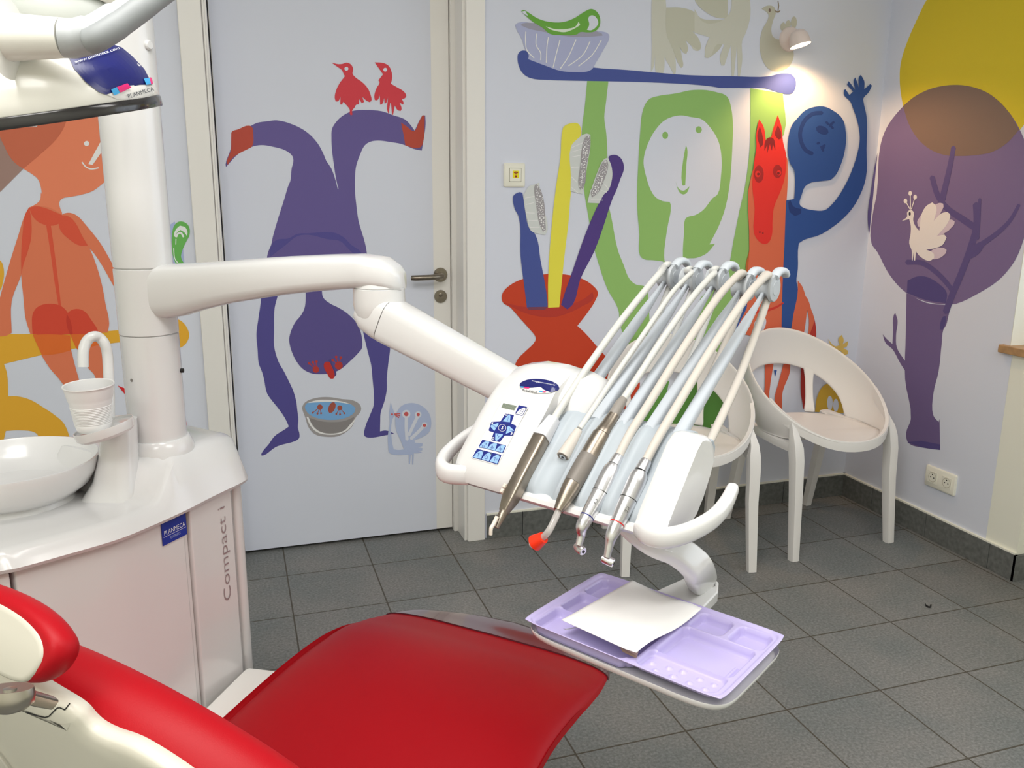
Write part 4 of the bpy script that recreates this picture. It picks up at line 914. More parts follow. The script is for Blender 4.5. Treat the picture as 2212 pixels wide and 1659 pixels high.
key('810,600 895,616 900,622 868,716 920,735 926,750 890,848 880,852 795,850 745,918 735,924 648,905 642,895 670,815 620,800 612,788 640,700 650,694 745,690 800,606',
    ['830,625 850,615 862,630 855,700 770,690', '640,735 720,710 728,722 678,800 635,750', '848,745 905,795 808,833 830,748', '690,825 775,838 772,850 705,915 688,905'],
    ['840,635 836,665 822,672 838,690', '650,745 680,740 690,760 708,762', '850,768 848,790 868,795 890,800', '715,835 712,852 735,862 718,885'], 'direction_pad')
cpd = MB(); cx_, cy_ = 768, 765
ring = [(cx_+44*math.cos(2*math.pi*i/24), cy_+40*math.sin(2*math.pi*i/24)) for i in range(24)]
def rr5(pts): return [(940+a/5.267, 780+b/5.267) for a, b in pts]
for i in range(24):
    a, b = ring[i], ring[(i+1) % 24]; f_ = lambda p, k: (cx_+(p[0]-cx_)*k, cy_+(p[1]-cy_)*k)
    kpoly(cpd, rr5([a, b, f_(b, .93), f_(a, .93)]), .0014)
build('stop_ring', cpd, M_kw, kp, smooth=False)
kx = (KP(1100, 905)-KP(1080, 901)).normalized(); kx = U - KN*U.dot(KN); kx.normalize(); ky = KN.cross(kx)
text_mesh('button_letter', 'S', M_kw, kp, KP(940+756/5.267, 780+782/5.267, .0016), kx, ky, .0056, thin=.01)
for ch_, x_, y_ in (('C', 803, 628), ('A', 643, 724), ('B', 864, 844), ('D', 652, 896)):
    text_mesh('button_letter', ch_, M_kw, kp, KP(940+x_/5.267, 780+y_/5.267, .0016), kx, ky, .0038, thin=.01)
for base, sky, marks in (
    ('540,898 628,918 600,1002 500,985 498,975', ['545,935 585,915 622,922 597,998 505,982'], ['530,955 545,965 540,985', '565,935 590,945 580,960', '560,965 565,985']),
    ('628,918 716,940 690,1028 592,1004', ['640,950 680,938 710,945 686,1024 596,1000'], ['640,995 655,965 668,995 640,995']),
    ('716,940 806,962 810,972 776,1048 766,1052 682,1026', ['730,975 770,960 802,968 768,1046 688,1022'], ['735,1005 748,992 760,1005 748,1020 735,1005', '722,1005 730,1005', '766,1005 775,1008', '748,982 748,975', '745,1030 745,1036']),
    ('480,1000 566,1022 530,1126 436,1104 428,1096', ['480,1045 520,1022 558,1030 526,1118 438,1098'], ['490,1055 515,1060', '500,1058 492,1095', '525,1070 535,1085']),
    ('566,1022 658,1046 620,1152 528,1126', ['575,1068 615,1045 650,1052 616,1146 534,1120'], ['570,1095 590,1080 605,1090 600,1115 575,1120 570,1095', '545,1100 548,1112']),
    ('658,1046 752,1068 756,1080 718,1172 708,1178 616,1150', ['668,1092 708,1070 746,1078 710,1170 624,1144'], ['675,1100 705,1108', '690,1104 680,1140', '712,1115 705,1135'])):
    key(base, sky, marks)
for x_, y_ in ((1034, 540), (550, 1036), (642, 1060), (735, 1085), (824, 735)):
    d_ = MB(); kpoly(d_, [(940+(x_+7*math.cos(i*math.pi/4))/5.267, 780+(y_+7*math.sin(i*math.pi/4))/5.267) for i in range(8)], .0018); build('indicator', d_, M_ink, kp, smooth=False)
# --- round sticker above the keypad
from mathutils.bvhtree import BVHTree
def bvh(*objs):
    vs, fs_ = [], []
    for o in objs:
        k = len(vs); vs += [o.matrix_world @ v.co for v in o.data.vertices]; fs_ += [[i+k for i in p.vertices] for p in o.data.polygons]
    return BVHTree.FromPolygons(vs, fs_)
HB = bvh(HOUSING, HUMP)
def hit(tree, x, y, h):
    r = ray(x, y).normalized(); p, n, i, d = tree.ray_cast(CAM, r)
    if p is None: return None
    if n.dot(r) > 0: n = -n
    return p + n*h
def decal(mb, tree, pts, h, n=1):
    """a flat sticker laid on a curved surface: fan of small triangles that follows it"""
    pts = [V((x, y)) for x, y in pts]; c = sum(pts, V((0, 0)))/len(pts); K_ = 9
    ok = []
    for p in pts:                                   # keep the rim of the sticker on the surface
        k = 1.0
        while k > .3 and hit(tree, *(c+(p-c)*(k+.02)), h) is None: k -= .02
        ok.append(c+(p-c)*k)
    rings = [[hit(tree, *(c+(p-c)*k/K_), h) for p in ok] for k in range(1, K_+1)]
    if any(q is None for r in rings for q in r): return
    cen = hit(tree, c.x, c.y, h); N_ = len(pts)
    mb.add([cen]+rings[0], [(0, i+1, (i+1) % N_+1) for i in range(N_)])
    for a, b in zip(rings[:-1], rings[1:]): mb.loft([a, b], caps=False)
def ST(x, y, h): return hit(HB, x, y, h)
SN = (ST(1150, 838, 0)-CAM).cross(V((0, 0, 0))) if False else None
def skpoly(mb, s_, h): decal(mb, HB, c5(s_), h)
stk = MB(); el = []
for i in range(40):
    t = 2*math.pi*i/40; el.append((1186+221*math.cos(t)+8*math.sin(t), 290+80*math.sin(t)+10*math.cos(t)))
decal(stk, HB, [(940+a/5.267, 780+b/5.267) for a, b in el], .0009)
ms_ = [mat('sticker_white', (236, 234, 230), .35), mat('sticker_navy', (26, 32, 104), .3), mat('sticker_cyan', (60, 170, 230), .35), mat('sticker_pink', (226, 40, 120), .35)]
stk.cur = 1; decal(stk, HB, [(940+a/5.267, 780+b/5.267) for a, b in el if b < 341+(a-1186)*.207], .0013)
stk.cur = 2; skpoly(stk, '975,292 1020,296 1010,310 970,302', .0017); skpoly(stk, '1195,340 1235,345 1225,358 1185,352', .0018)
stk.cur = 3; skpoly(stk, '1020,298 1080,304 1070,318 1010,310', .0017); skpoly(stk, '1235,348 1275,352 1255,364 1225,360', .0018)
sto = build('sticker', stk, ms_, ic, smooth=False)
def st_text(body, m, tree, par, xa, ya, xb, yb, hpx, xu, yu, h=.0016, thin=0):
    """lettering laid on a curved surface: baseline from pixel a to b, letter height along (xu, yu)"""
    o = text_mesh('lettering', body, m, par, (0, 0, 0), (1, 0, 0), (0, 1, 0), 1.0, depth=0, width=1.0, thin=thin)
    for v in o.data.vertices:
        q = hit(tree, xa+(xb-xa)*v.co.x+xu*v.co.y, ya+(yb-ya)*v.co.x+yu*v.co.y, h)
        v.co = q if q is not None else V((xa*0, 0, 0))+hit(tree, (xa+xb)/2, (ya+yb)/2, h)
    return o
st_text('www.planmeca.com/register', M_print, HB, sto, 1149, 825.5, 1199, 835.5, 4, 1, -3.2)
st_text('PLANMECA', M_ink, HB, sto, 1129, 845.5, 1161, 850.5, 4, 1.5, -4.2)
# --- tray arm below, foot plate, white tray holder
TA = [L(.23, .10, -.022), IW(1402, 1165, -.050), IW(1455, 1188, -.062), IW(1490, 1210, -.078), IW(1508, 1232, -.10), IW(1518, 1258, -.150), IW(1519, 1264, -.158)]
P_ = smooth_path(TA, 6); n_ = len(P_); rr = []
for i, p in enumerate(P_):
    t = (P_[min(i+1, n_-1)]-P_[max(i-1, 0)]).normalized(); s_ = VV.copy(); s_ = (s_-t*s_.dot(t)).normalized(); q_ = s_.cross(t)
    x = i/(n_-1); rr.append(sup(p, s_, q_, .026-.004*x, .011+.003*x, 4, 20))
build('tray_arm', MB().loft(rr), M_w, ic, angle=60)
zp = -.158
fpz = [IW(1400, 1283, zp), IW(1492, 1241, zp), IW(1532, 1243, zp), IW(1553, 1257, zp), IW(1551, 1278, zp), IW(1520, 1311, zp), IW(1440, 1296, zp)]
build('foot_plate', MB().prism(fpz, (0, 0, -.018)), M_w, ic, bevel=.003)
TZ = -.148
def TL(p, q, h=0): return L(.198+.291*p, -.058+.190*q, TZ+h)      # tray coordinates
th_ = MB(); NP = 40
def hold(k, h, ex=0.0):
    out = []
    for i in range(NP):
        t = 2*math.pi*i/NP; c, s_ = math.cos(t), math.sin(t)
        out.append(TL(.5+(.5+ex)*k*math.copysign(abs(c)**.28, c), .5+(.5+ex*1.5)*k*math.copysign(abs(s_)**.28, s_), h))
    return out
th_.loft([hold(.985, -.0215), hold(.996, -.020), hold(1.006, -.0165), hold(1.016, -.014), hold(1.019, -.0155), hold(1.012, -.019), hold(1.0, -.0225), hold(.97, -.024)]); 
th_.f.pop(); th_.mi.pop(); th_.f.pop(); th_.mi.pop(); th_.add(hold(.985, -.0215), [tuple(range(NP))]); th_.add(hold(.97, -.024), [tuple(range(NP))])
build('tray_holder', th_, M_w, ic, angle=50)
# --- whip arms with pulleys
pul = [(1456, 598), (1504.5, 605), (1561, 608), (1619, 621), (1671, 623)]
bot = [(1245, 882), (1300, 892), (1354, 905), (1412, 917), (1473, 930)]
top = [(1427, 622), (1476, 629), (1530, 634), (1590, 642), (1641, 648)]
M_whip = mat('whip_arm_grey', (196, 203, 211), .35); M_pul = mat('pulley_grey', (188, 193, 198), .42); M_fin = mat('fin_grey', (206, 213, 220), .35)
PUL = []
for (px, py), (bx, by), (tx_, ty_) in zip(pul, bot, top):
    pc_ = IV(px, py, .442); PUL.append(pc_)
    b_, t_ = IV(bx, by, .128), IV(tx_, ty_, .418)
    wa = MB(); d_ = (t_-b_).normalized(); rr = []
    for k, hw, hh in ((-.06, .0086, .0085), (0, .0086, .0085), (.5, .0080, .0080), (.80, .0066, .0068), (.95, .0036, .005), (1.06, .0030, .0045)):
        p = b_+(t_-b_)*k; up_ = U.cross(d_).normalized(); rr.append(sup(p, U, up_, hw, hh, 3.4, 16))
    wa.loft(rr); build('whip_arm', wa, M_whip, ic, angle=50)
    pu = MB(); r = .0222
    pu.lathe([(0, .004), (r*.5, .0042), (r*.52, .0036), (r*.93, .003), (r, .001), (r, -.001), (r*.93, -.003), (r*.70, -.007), (r*.62, -.011), (r*.66, -.016), (r*.88, -.021), (r*.92, -.023), (r*.86, -.0245), (0, -.0245)], pc_, U, 40)
    po = build('pulley', pu, M_pul, ic, angle=40)
    fn = MB(); ca = []
    for a, h in ((118, .004), (100, .0065), (85, .008), (68, .0085), (50, .008), (38, .0065)):
        pass
    base = pc_+W3*.0185+VV*.000
    fp = [base+VV*.000-W3*.001, base+VV*.011+W3*.0058, base+VV*.024+W3*.0080, base+VV*.038+W3*.0052, base+VV*.047-W3*.001]
    fn.tube(smooth_path(fp, 4), [.0075]*5+[.0078]*5+[.0075]*4+[.007]*3, 12, up=U, power=3, flat=.75); build('whip_fin', fn, M_fin, po, angle=50)
# ------------------------------------------------------------------ instruments lying in the rest, with hoses over the pulleys
M_bronze = mat('bronze_steel', (158, 148, 136), .34, 1.0, noise=.08, nscale=120); M_ssteel = mat('satin_steel', (224, 224, 226), .30, 1.0); M_grip = mat('grey_grip', (128, 122, 116), .55, .3)
M_ring_b, M_ring_r, M_blackp = mat('blue_ring', (30, 36, 120), .4), mat('red_ring', (214, 30, 26), .4), mat('black_mark', (26, 26, 28), .4)
def hose(name, par, u, pts, pul_i, r, m, ret=True, end=None):
    """pts: pixels in the upright plane u, from the instrument up to the pulley; then over the wheel and back down behind"""
    P = [IU(x, y, u) for x, y in pts]; c = PUL[pul_i]-U*.014; rw = .0150+r
    arc = [c+VV*(rw*math.cos(math.radians(a)))+W3*(rw*math.sin(math.radians(a))) for a in (128, 95, 60, 20, -15)]
    path = P+arc
    if ret:
        e = end or L(u+.036, .164, .070)
        path += [arc[-1].lerp(e, .3)+VV*.012, arc[-1].lerp(e, .65)+VV*.016, e]
    mb = MB(); mb.tube(smooth_path(path, 7), r, 12); return build(name, mb, m, par, angle=70)
def rod(path, radii, n=24, up=None, power=2.0): return MB().tube(path, radii, n, up=up, power=power)
def axis_pts(a, b, ks): return [a.lerp(b, k) for k in ks]
LBL = 'steel dental instrument'
# 1 syringe: square bronze body with white tip
s1 = thing('air_water_syringe', tuple(IU(1120, 1035, .128)), 'dark square steel air-water syringe with bent white tip beside the keypad', 'dental instrument')
uu = .142
a, b = IU(1170, 945, uu), IU(1098, 1086, uu)
hs_ = .0106
c1, d1_ = IU(1085, 1112, uu), IU(1073, 1140, uu)
sb = rod([a, a.lerp(b, .02), a.lerp(b, .93), b, b.lerp(c1, .35), b.lerp(c1, .75)], [hs_*.93, hs_, hs_*.95, hs_*.84, hs_*.70, hs_*.56], 24, U, 6); build('body', sb, M_bronze, s1, angle=30)
c1, d1_ = IU(1085, 1112, uu), IU(1073, 1140, uu)
build('nose', rod([b.lerp(c1, .7), c1, c1.lerp(d1_, .05), d1_], [.0066, .0060, .0063, .0034], 24, U), M_bronze, s1)
build('tip', rod(smooth_path([IU(1074, 1116, uu), IU(1066, 1133, uu), IU(1061, 1141, uu), IU(1060, 1155, uu)], 4), [.0030]*5+[.0028]*4+[.0026]*4, 12), mat('ivory_tip', (232, 224, 210), .4), s1)
sw_ = V((0, 0, 0)); e1 = IU(1102, 1068, uu)-U*.011; dd = (b-a).normalized(); n1_ = U.cross(dd).normalized(); n1_ = n1_ if n1_.z > 0 else -n1_
sb = MB()
for k in (-.008, .000):
    sb.loft([sup(e1+dd*(k)-U*x, dd, n1_, .0034, .007, 5, 12) for x in (-.002, .0025)])
build('button', sb, mat('button_ivory', (226, 216, 204), .4), s1)
build('cuff', rod([IU(1197, 905, uu), IU(1180, 930, uu), a.lerp(b, .01)], [.0085, .0105, .0118], 20, U, 4), mat('clear_cuff', (222, 224, 230), .3), s1)
hose('hose', s1, uu, [(1195, 908), (1230, 852), (1275, 785), (1340, 695), (1400, 620), (1427, 588)], 0, .0056, M_ins)
# 2 empty hose with socket
s2 = thing('hose_coupling', tuple(IU(1230, 960, .18)), 'white empty hose coupling lying open between the syringe and the curing light', 'hose')
uu = .182
build('coupling', rod([IU(1250, 930, uu), IU(1240, 947, uu), IU(1218, 984, uu), IU(1216, 987, uu)], [.0060, .0078, .0100, .0096], 28), M_hose2, s2)
q0, q1 = IU(1217, 985.5, uu), IU(1214, 990, uu); ax_ = (q1-q0).normalized()
so2 = MB().lathe([(.0078, .0016), (.0078, .0018), (0, .0018), (0, .0016)], q0, ax_, 28); so2.cur = 1; so2.lathe([(.0052, .0019), (.0052, .0022), (0, .0022)], q0, ax_, 20); so2.cur = 2; so2.lathe([(.002, .0022), (.002, .0028), (0, .0028)], q0, ax_, 12)
build('socket', so2, [mat('socket_grey', (120, 112, 104), .5), M_ssteel, M_blackp], s2, angle=30)
hose('hose', s2, uu, [(1252, 926), (1275, 893), (1330, 810), (1400, 708), (1450, 635), (1480, 602), (1494, 588)], 1, .0042, M_ins)
# 3 curing light
s3 = thing('curing_light', tuple(IU(1250, 1010, .218)), 'thick bronze curing light with clear bent rod and orange shield', 'dental instrument')
uu = .222
Q = lambda x, y: IU(x, y, uu)
ax3 = [Q(1326, 897), Q(1306, 928), Q(1300, 938), Q(1288, 958), Q(1272, 987), Q(1238, 1045), Q(1216, 1085), Q(1208, 1099), Q(1206, 1103)]
build('hose_end', rod([Q(1347, 862), Q(1340, 872), Q(1325, 897)], [.0060, .0075, .0078], 20), mat('grey_hose_end', (146, 140, 134), .5), s3)
build('connector', rod([ax3[0], ax3[1], ax3[1].lerp(ax3[2], .2), ax3[2]], [.0085, .0102, .0110, .0112], 28), M_bronze, s3)
build('body', rod([ax3[2], ax3[2].lerp(ax3[3], .1), ax3[3], ax3[4]], [.0112, .0128, .0130, .0134], 32), M_bronze, s3)
build('grip', rod([ax3[4], ax3[4].lerp(ax3[5], .15), ax3[5].lerp(ax3[4], .3), ax3[5]], [.0135, .0140, .0136, .0128], 32), M_grip, s3)
build('nose', rod([ax3[5], ax3[5].lerp(ax3[6], .3), ax3[6], ax3[7], ax3[8]], [.0128, .0126, .0098, .0072, .0068], 32), M_bronze, s3)
glass = mat('clear_light_rod', (232, 228, 224), .12, trans=.55)
vq = (Q(1186, 1146)-O).dot(VV)
build('light_rod', rod(smooth_path([Q(1207, 1102), Q(1197, 1125), Q(1186, 1146), IV(1174, 1160, vq-.002), IV(1160, 1169, vq-.003), IV(1148, 1178, vq-.004)], 4), .0046, 16), glass, s3)
r0, r1 = IV(1174, 1161, vq-.002), IV(1155, 1173, vq-.004); ax_ = (r1-r0).normalized()
build('shield', MB().lathe([(.0078, 0), (.0112, (r1-r0).length*.95), (.0112, (r1-r0).length), (.0046, (r1-r0).length), (.0046, 0)], r0, ax_, 32), mat('orange_silicone', (244, 52, 18), .4, k=.9), s3, angle=35)
hose('hose', s3, uu, [(1346, 864), (1380, 812), (1430, 735), (1490, 650), (1530, 603), (1543, 590)], 2, .0052, M_ins)
# 4 and 5 contra-angle handpieces
def handpiece(tag_, label, uu, pts, ring, pi_, hp):
    s = thing('dental_handpiece', tuple(IU(*pts[3], uu)), label, 'dental instrument', 'handpieces in the instrument rest')
    Q = [IU(x, y, uu) for x, y in pts]
    build('hose_nut', rod([Q[0], Q[0].lerp(Q[1], .1), Q[1]], [.0072, .0078, .0088], 28), M_ssteel, s)
    build('motor', rod([Q[1], Q[1].lerp(Q[2], .35), Q[2], Q[2].lerp(Q[3], .5), Q[3]], [.0090, .0120, .0128, .0126, .0124], 32), M_ssteel, s)
    rg = Q[3]; d = (Q[4]-Q[3]).normalized()
    build('seam', MB().lathe([(.0120, -.0003), (.0126, -.0003), (.0126, .0006), (.0120, .0006)], rg, d, 32), M_blackp, s)
    build('shank', rod([Q[3]+d*.0006, Q[3].lerp(Q[4], .5), Q[4]], [.0123, .0112, .0094], 32), M_ssteel, s)
    build('colour_ring', MB().lathe([(.0088, -.0006), (.0098, -.0006), (.0096, .0008), (.0088, .0008)], Q[4], d, 32), ring, s)
    build('neck', rod(smooth_path([Q[4]+d*.0006, Q[5], Q[6], Q[7]], 5), [.0093, .0092, .0091, .0089, .0086, .0082, .0077, .0072, .0067, .0062, .0058, .0054, .0051, .0048, .0045, .0044], 28), M_ssteel, s)
    h = Q[8]; hd_ = hp.normalized()
    build('head', MB().lathe([(0, -.0085), (.0046, -.0085), (.0056, -.0076), (.0060, -.004), (.0058, .005), (.0048, .0072), (.0042, .0074), (.0042, .0082), (0, .0082)], h, hd_, 28), M_ssteel, s, angle=40)
    m2 = MB().lathe([(0, -.0087), (.0022, -.0087), (.0022, -.009), (0, -.009)], h, hd_, 14); build('bur_hole', m2, M_blackp, s)
    # engraved marks
    mk = MB()
    return s, Q
s4, Q4 = handpiece(4, 'silver handpiece with blue ring, lying between the curing light and the red-ringed handpiece', .262, [(1337, 985), (1326, 1005), (1312, 1035), (1297, 1066), (1268, 1117), (1257, 1138), (1256, 1155), (1250, 1178), (1252, 1185)], M_ring_b, 3, VV*.3-U*.9+W3*.15)
hose('hose', s4, .262, [(1336, 987), (1362, 935), (1400, 875), (1470, 762), (1545, 650), (1590, 598), (1603, 590)], 3, .0062, M_hose2)
s5, Q5 = handpiece(5, 'silver handpiece with red ring, lying nearest the console side cheek', .308, [(1396, 995), (1384, 1018), (1374, 1045), (1358, 1080), (1333, 1131), (1322, 1155), (1317, 1175), (1311, 1203), (1313, 1211)], M_ring_r, 4, -VV*.25-U*.9+W3*.25)
hose('hose', s5, .308, [(1395, 997), (1425, 940), (1465, 873), (1535, 757), (1610, 645), (1648, 602), (1660, 594)], 4, .0062, M_hose2)
# engravings on the two handpieces
for s, Q, uu in ((s4, Q4, .262), (s5, Q5, .308)):
    ob = [c for c in s.children if c.name.startswith(('motor', 'shank'))]; tr = bvh(*ob)
    p = (Q[2]+Q[3])/2
    def px(P):
        c = P-CAM; return (1106+FPX*c.dot(RIGHT)/c.dot(FWD), 829.5+FPX*c.dot(DOWN)/c.dot(FWD))
    for (k0, body, hp_) in ((.35, 'CE', 6), ):
        c = px(Q[3].lerp(Q[4], k0)); d = V(px(Q[4]))-V(px(Q[3])); d.normalize(); n_ = V((-d.y, d.x))
        try:
            a = V(c)+n_*(-2 if uu > .28 else 4)
            st_text(body, M_blackp, tr, s, a.x-d.x*6, a.y-d.y*6, a.x+d.x*7, a.y+d.y*7, 6, n_.x*-7, n_.y*-7, .0003, thin=-.01)
        except Exception: pass
# ------------------------------------------------------------------ lilac instrument tray with pouch
tr_ = thing('instrument_tray', tuple(TL(.5, .5, -.02)), 'lilac plastic instrument tray with moulded compartments under a white pouch', 'tray')
M_lil = mat('lilac_plastic', (190, 180, 224), .30, k=.92)
def rrd(p, q, p0, p1, q0, q1, r, e=.0065):
    """soft rectangle, 1 inside"""
    x = max(p0+r-p, p-(p1-r), 0); y = max((q0+r-q)*.65, (q-(q1-r))*.65, 0); d = math.hypot(x, y)
    return 1-sstep(r-e, r+e, d) if r > 0 else 0
def tray_h(p, q):
    base = rrd(p, q, .022, .978, .035, .965, .04)*.0035
    h = 0
    for (p0, p1, q0, q1, dp) in ((.045, .53, .06, .33, .013), (.045, .53, .375, .64, .013), (.045, .53, .685, .94, .013), (.25, .56, .10, .92, .013), (.605, .765, .735, .93, .012), (.80, .955, .735, .93, .012), (.60, .945, .30, .67, .013), (.585, .945, .075, .255, .0065)):
        h = max(h, dp*1.12*rrd(p, q, p0, p1, q0, q1, .030))
    for (pc2, qc2, r, hh) in ((.625, .17, .016, .003), (.665, .11, .016, .003), (.70, .19, .016, .003), (.745, .12, .018, .0035), (.76, .21, .018, .0035), (.82, .12, .016, .003), (.84, .20, .016, .003), (.89, .12, .016, .003), (.905, .20, .016, .003)):
        d = math.hypot(p-pc2, (q-qc2)*.65); h -= hh*max(0, 1-(d/r)**2)
    for k in range(4):
        for q0 in (.355, .662):
            h = max(h, .007*rrd(p, q, .19+.05*k, .225+.05*k, q0-.03, q0+.03, .008, .006))
    h -= .004*rrd(p, q, .90, .915, .36, .52, .006, .005)
    return -max(base, 0)-max(0, h-.0)
NPX, NQY = 210, 130
rows = []
for i in range(NPX+1):
    p = i/NPX; row = []
    for j in range(NQY+1):
        q = j/NQY
        # rounded outer corners
        cx2 = .5+(p-.5)*(1-.022*abs((q-.5)*2)**10); cy2 = .5+(q-.5)*(1-.030*abs((p-.5)*2)**10)
        row.append(TL(cx2, cy2, tray_h(p, q)))
    rows.append(row)
tm = MB(); tm.loft(rows, caps=False, closed=False)
o = build('tray_body', tm, M_lil, tr_, angle=80); md = o.modifiers.new('solid', 'SOLIDIFY'); md.thickness = .0012; md.offset = -1
# pouch (white paper side up) and its buff underside
def TPX(x, y, h): return IW(x, y, TZ+h)
po = thing('sterilisation_pouch', tuple(TPX(1365, 1340, .002)), 'flat white paper pouch lying across the lilac tray', 'paper pouch')
cA, cB, cC, cD = TPX(1213, 1342, .004), TPX(1366, 1259, .004), TPX(1516, 1318, .006), TPX(1374, 1418, .006)
def pouch(h0, grow=0, nx=24, ny=18):
    rows = []
    for i in range(nx+1):
        s = i/nx; row = []
        for j in range(ny+1):
            t = j/ny; p = cA.lerp(cD, s).lerp(cB.lerp(cC, s), t)
            bulge = .0035*math.sin(math.pi*s)*math.sin(math.pi*t)+.0022*math.sin(s*5.0+t*2.2)*t+.0016*math.sin(t*7+1)*s+(.004*(s-.86)/.14*math.sin(t*5+.5) if s > .86 else 0)
            row.append(p+W3*(h0+bulge))
        rows.append(row)
    return MB().loft(rows, caps=False, closed=False)
o = build('paper_sheet', pouch(.0022), mat('white_paper', (247, 246, 243), .8), po, angle=80); md = o.modifiers.new('solid', 'SOLIDIFY'); md.thickness = .0006
bs = MB().loft([[TPX(1338, 1398, -.004), TPX(1376, 1418, -.001), TPX(1376, 1412, .005), TPX(1338, 1395, .003)], [TPX(1345, 1408, -.006), TPX(1374, 1422, -.004), TPX(1380, 1405, .002), TPX(1350, 1390, .002)]])
build('paper_flap', bs, mat('buff_paper', (176, 150, 128), .8), po, smooth=False)
pr = thing('dental_probe', tuple(TPX(1222, 1360, .0)), 'thin steel probe tip sticking out from under the white pouch', 'dental probe')
build('probe_shaft', MB().tube([TPX(1217, 1358, -.002), TPX(1222, 1359.5, -.001), TPX(1232, 1358, -.001), TPX(1260, 1352, -.003), TPX(1330, 1345, -.003)], [.0003, .0006, .0008, .0016, .002], 8), M_ssteel, pr)
# ------------------------------------------------------------------ small dark scrap on the floor
sc0 = onZ(2005, 1308, .003)
build_ = MB().tube(smooth_path([onZ(1999, 1304, .004), onZ(2001, 1308, .003), onZ(2006, 1311, .003), onZ(2010, 1310, .003), onZ(2011, 1306, .005)], 4), [.0015]*4+[.003]*8+[.0022]*5, 8)
o = build('lint_scrap', build_, M_dark); tag(o, 'tiny dark curled scrap of lint lying alone on the grey floor tiles', 'lint')
# ------------------------------------------------------------------ red patient chair
FC = V((-2.14, -1.59, 0)); CA = V((.70711, .70711, 0)); CL = V((-.70711, .70711, 0)); L0 = .08
def CH(a, l, z): return FC + CA*a + CL*(L0+l) + W3*z
pcx = thing('patient_chair', tuple(CH(-.35, 0, 0)), 'red upholstered dental patient chair, its headrest turned towards the camera', 'dental chair')
M_red = mat('red_upholstery', (172, 0, 18), .48, spec=.26, k=1.0, coat=.0, bump=.12, bscale=700)
M_shell = mat('white_chair_shell', (226, 222, 208), .35)
M_foot = mat('maroon_foot_cover', (96, 52, 60), .18, coat=.6)
AS = [-.70, -.60, -.5, -.4, -.3, -.2, -.1, -.03, .03, .08, .13, .17, .205, .225, .232]
HW = [.270, .280, .290, .292, .284, .279, .281, .283, .279, .271, .259, .236, .170, .090, .030]
ZT = [.452, .441, .435, .452, .475, .491, .491, .478, .458, .444, .430, .420, .410, .403, .400]
def seat_ring(a, hw, zt, th, grow=0.0, n=36, top=.030):
    out = []
    for i in range(n):
        t = 2*math.pi*i/n; c, s = math.cos(t), math.sin(t)
        x = math.copysign(abs(c)**.42, c)*(hw+grow); zz = math.copysign(abs(s)**.75, s)
        z = zt-th/2 + zz*(th/2+grow) - ((.020 if a < -.1 else max(.006, .020-.10*(a+.1)))*(abs(x)/max(hw, .05))**2.6 if s > 0 else 0)
        out.append(CH(a, x, z))
    return out
def dense(xs, ys, n):
    P = smooth_path([V((x, y, 0)) for x, y in zip(xs, ys)], n); return [p.y for p in P]
AD = dense(list(range(len(AS))), AS, 4); HD_ = dense(list(range(len(AS))), HW, 4); ZD = dense(list(range(len(AS))), ZT, 4)
mb = MB(); mb.loft([seat_ring(a, h, z, .058-.09*max(0, a+.05)) for a, h, z in zip(AD, HD_, ZD)]); build('seat_cushion', mb, M_red, pcx, angle=80)
mb = MB(); mb.loft([seat_ring(a, h*.78, z-.056, .04) for a, h, z in zip(AD, HD_, ZD) if a < .17]); build('seat_shell', mb, M_shell, pcx, angle=80)
ft = [(a, h, z) for a, h, z in zip(AD, HD_, ZD) if a > .100]
mb = MB(); mb.loft([seat_ring(a, h, z, .058-.09*max(0, a+.05), .0035) for a, h, z in ft]); build('foot_cover', mb, M_foot, pcx, angle=80)
# pedestal on the floor
mb = MB()
def pr_(a0, hw, hl, z, p=3.5):
    return [CH(a0+hw*math.copysign(abs(math.cos(t))**(2/p), math.cos(t)), hl*math.copysign(abs(math.sin(t))**(2/p), math.sin(t)), z) for t in [2*math.pi*i/32 for i in range(32)]]
mb.loft([pr_(-.42, .30, .20, 0), pr_(-.42, .30, .20, .03), pr_(-.42, .27, .17, .05), pr_(-.42, .16, .11, .12), pr_(-.42, .15, .10, .30), pr_(-.42, .24, .16, .372)]); build('pedestal', mb, M_shell, pcx, angle=50)
# white hip plate between seat and unit
zh = .420
hp_ = [onZ(538, 1442, zh), onZ(600, 1449, zh), onZ(600, 1570, zh), onZ(434, 1568, zh), onZ(429, 1552, zh), onZ(436, 1538, zh), onZ(528, 1447, zh)]
build('hip_plate', MB().prism(hp_, (0, 0, -.035)), mat('white_hip_plate', (246, 244, 238), .3), pcx, bevel=.003)
# backrest: thick red pad wrapped over a white shell, seen from behind
PA = V((-.86, 0, .92)); PB_ = V((-.70, 0, .50)); pd = (PB_-PA).normalized(); pn_ = V((pd.z, 0, -pd.x)); pn_ = pn_ if pn_.x > 0 else -pn_   # towards the patient
def BW(l, z, d):                                    # centred l, height z on the plane, d towards the patient
    k = (z-PA.z)/pd.z; p = PA+pd*k+pn_*d; return CH(p.x, l, p.z)
def mir(half): return half+[(-x, z) for x, z in half[::-1] if x > 1e-6]
def pad(name, outline, offs, m, fn, angle=80):
    cx_ = sum(p[0] for p in outline)/len(outline); cz_ = sum(p[1] for p in outline)/len(outline)
    P = smooth_closed([V((x, z)) for x, z in outline], 4, 80); N_ = len(P); rr = []
    for d, ins in offs:
        ring = []
        for i, p in enumerate(P):
            t = (P[(i+1) % N_]-P[i-1]); nn = V((t.y, -t.x)); nn = nn.normalized() if nn.length else V((0, 0))
            if nn.dot(p-V((cx_, cz_))) < 0: nn = -nn
            ring.append(fn(*(p-nn*ins), d))
        rr.append(ring)
    mb = MB(); mb.loft(rr); return build(name, mb, m, pcx, angle=angle)
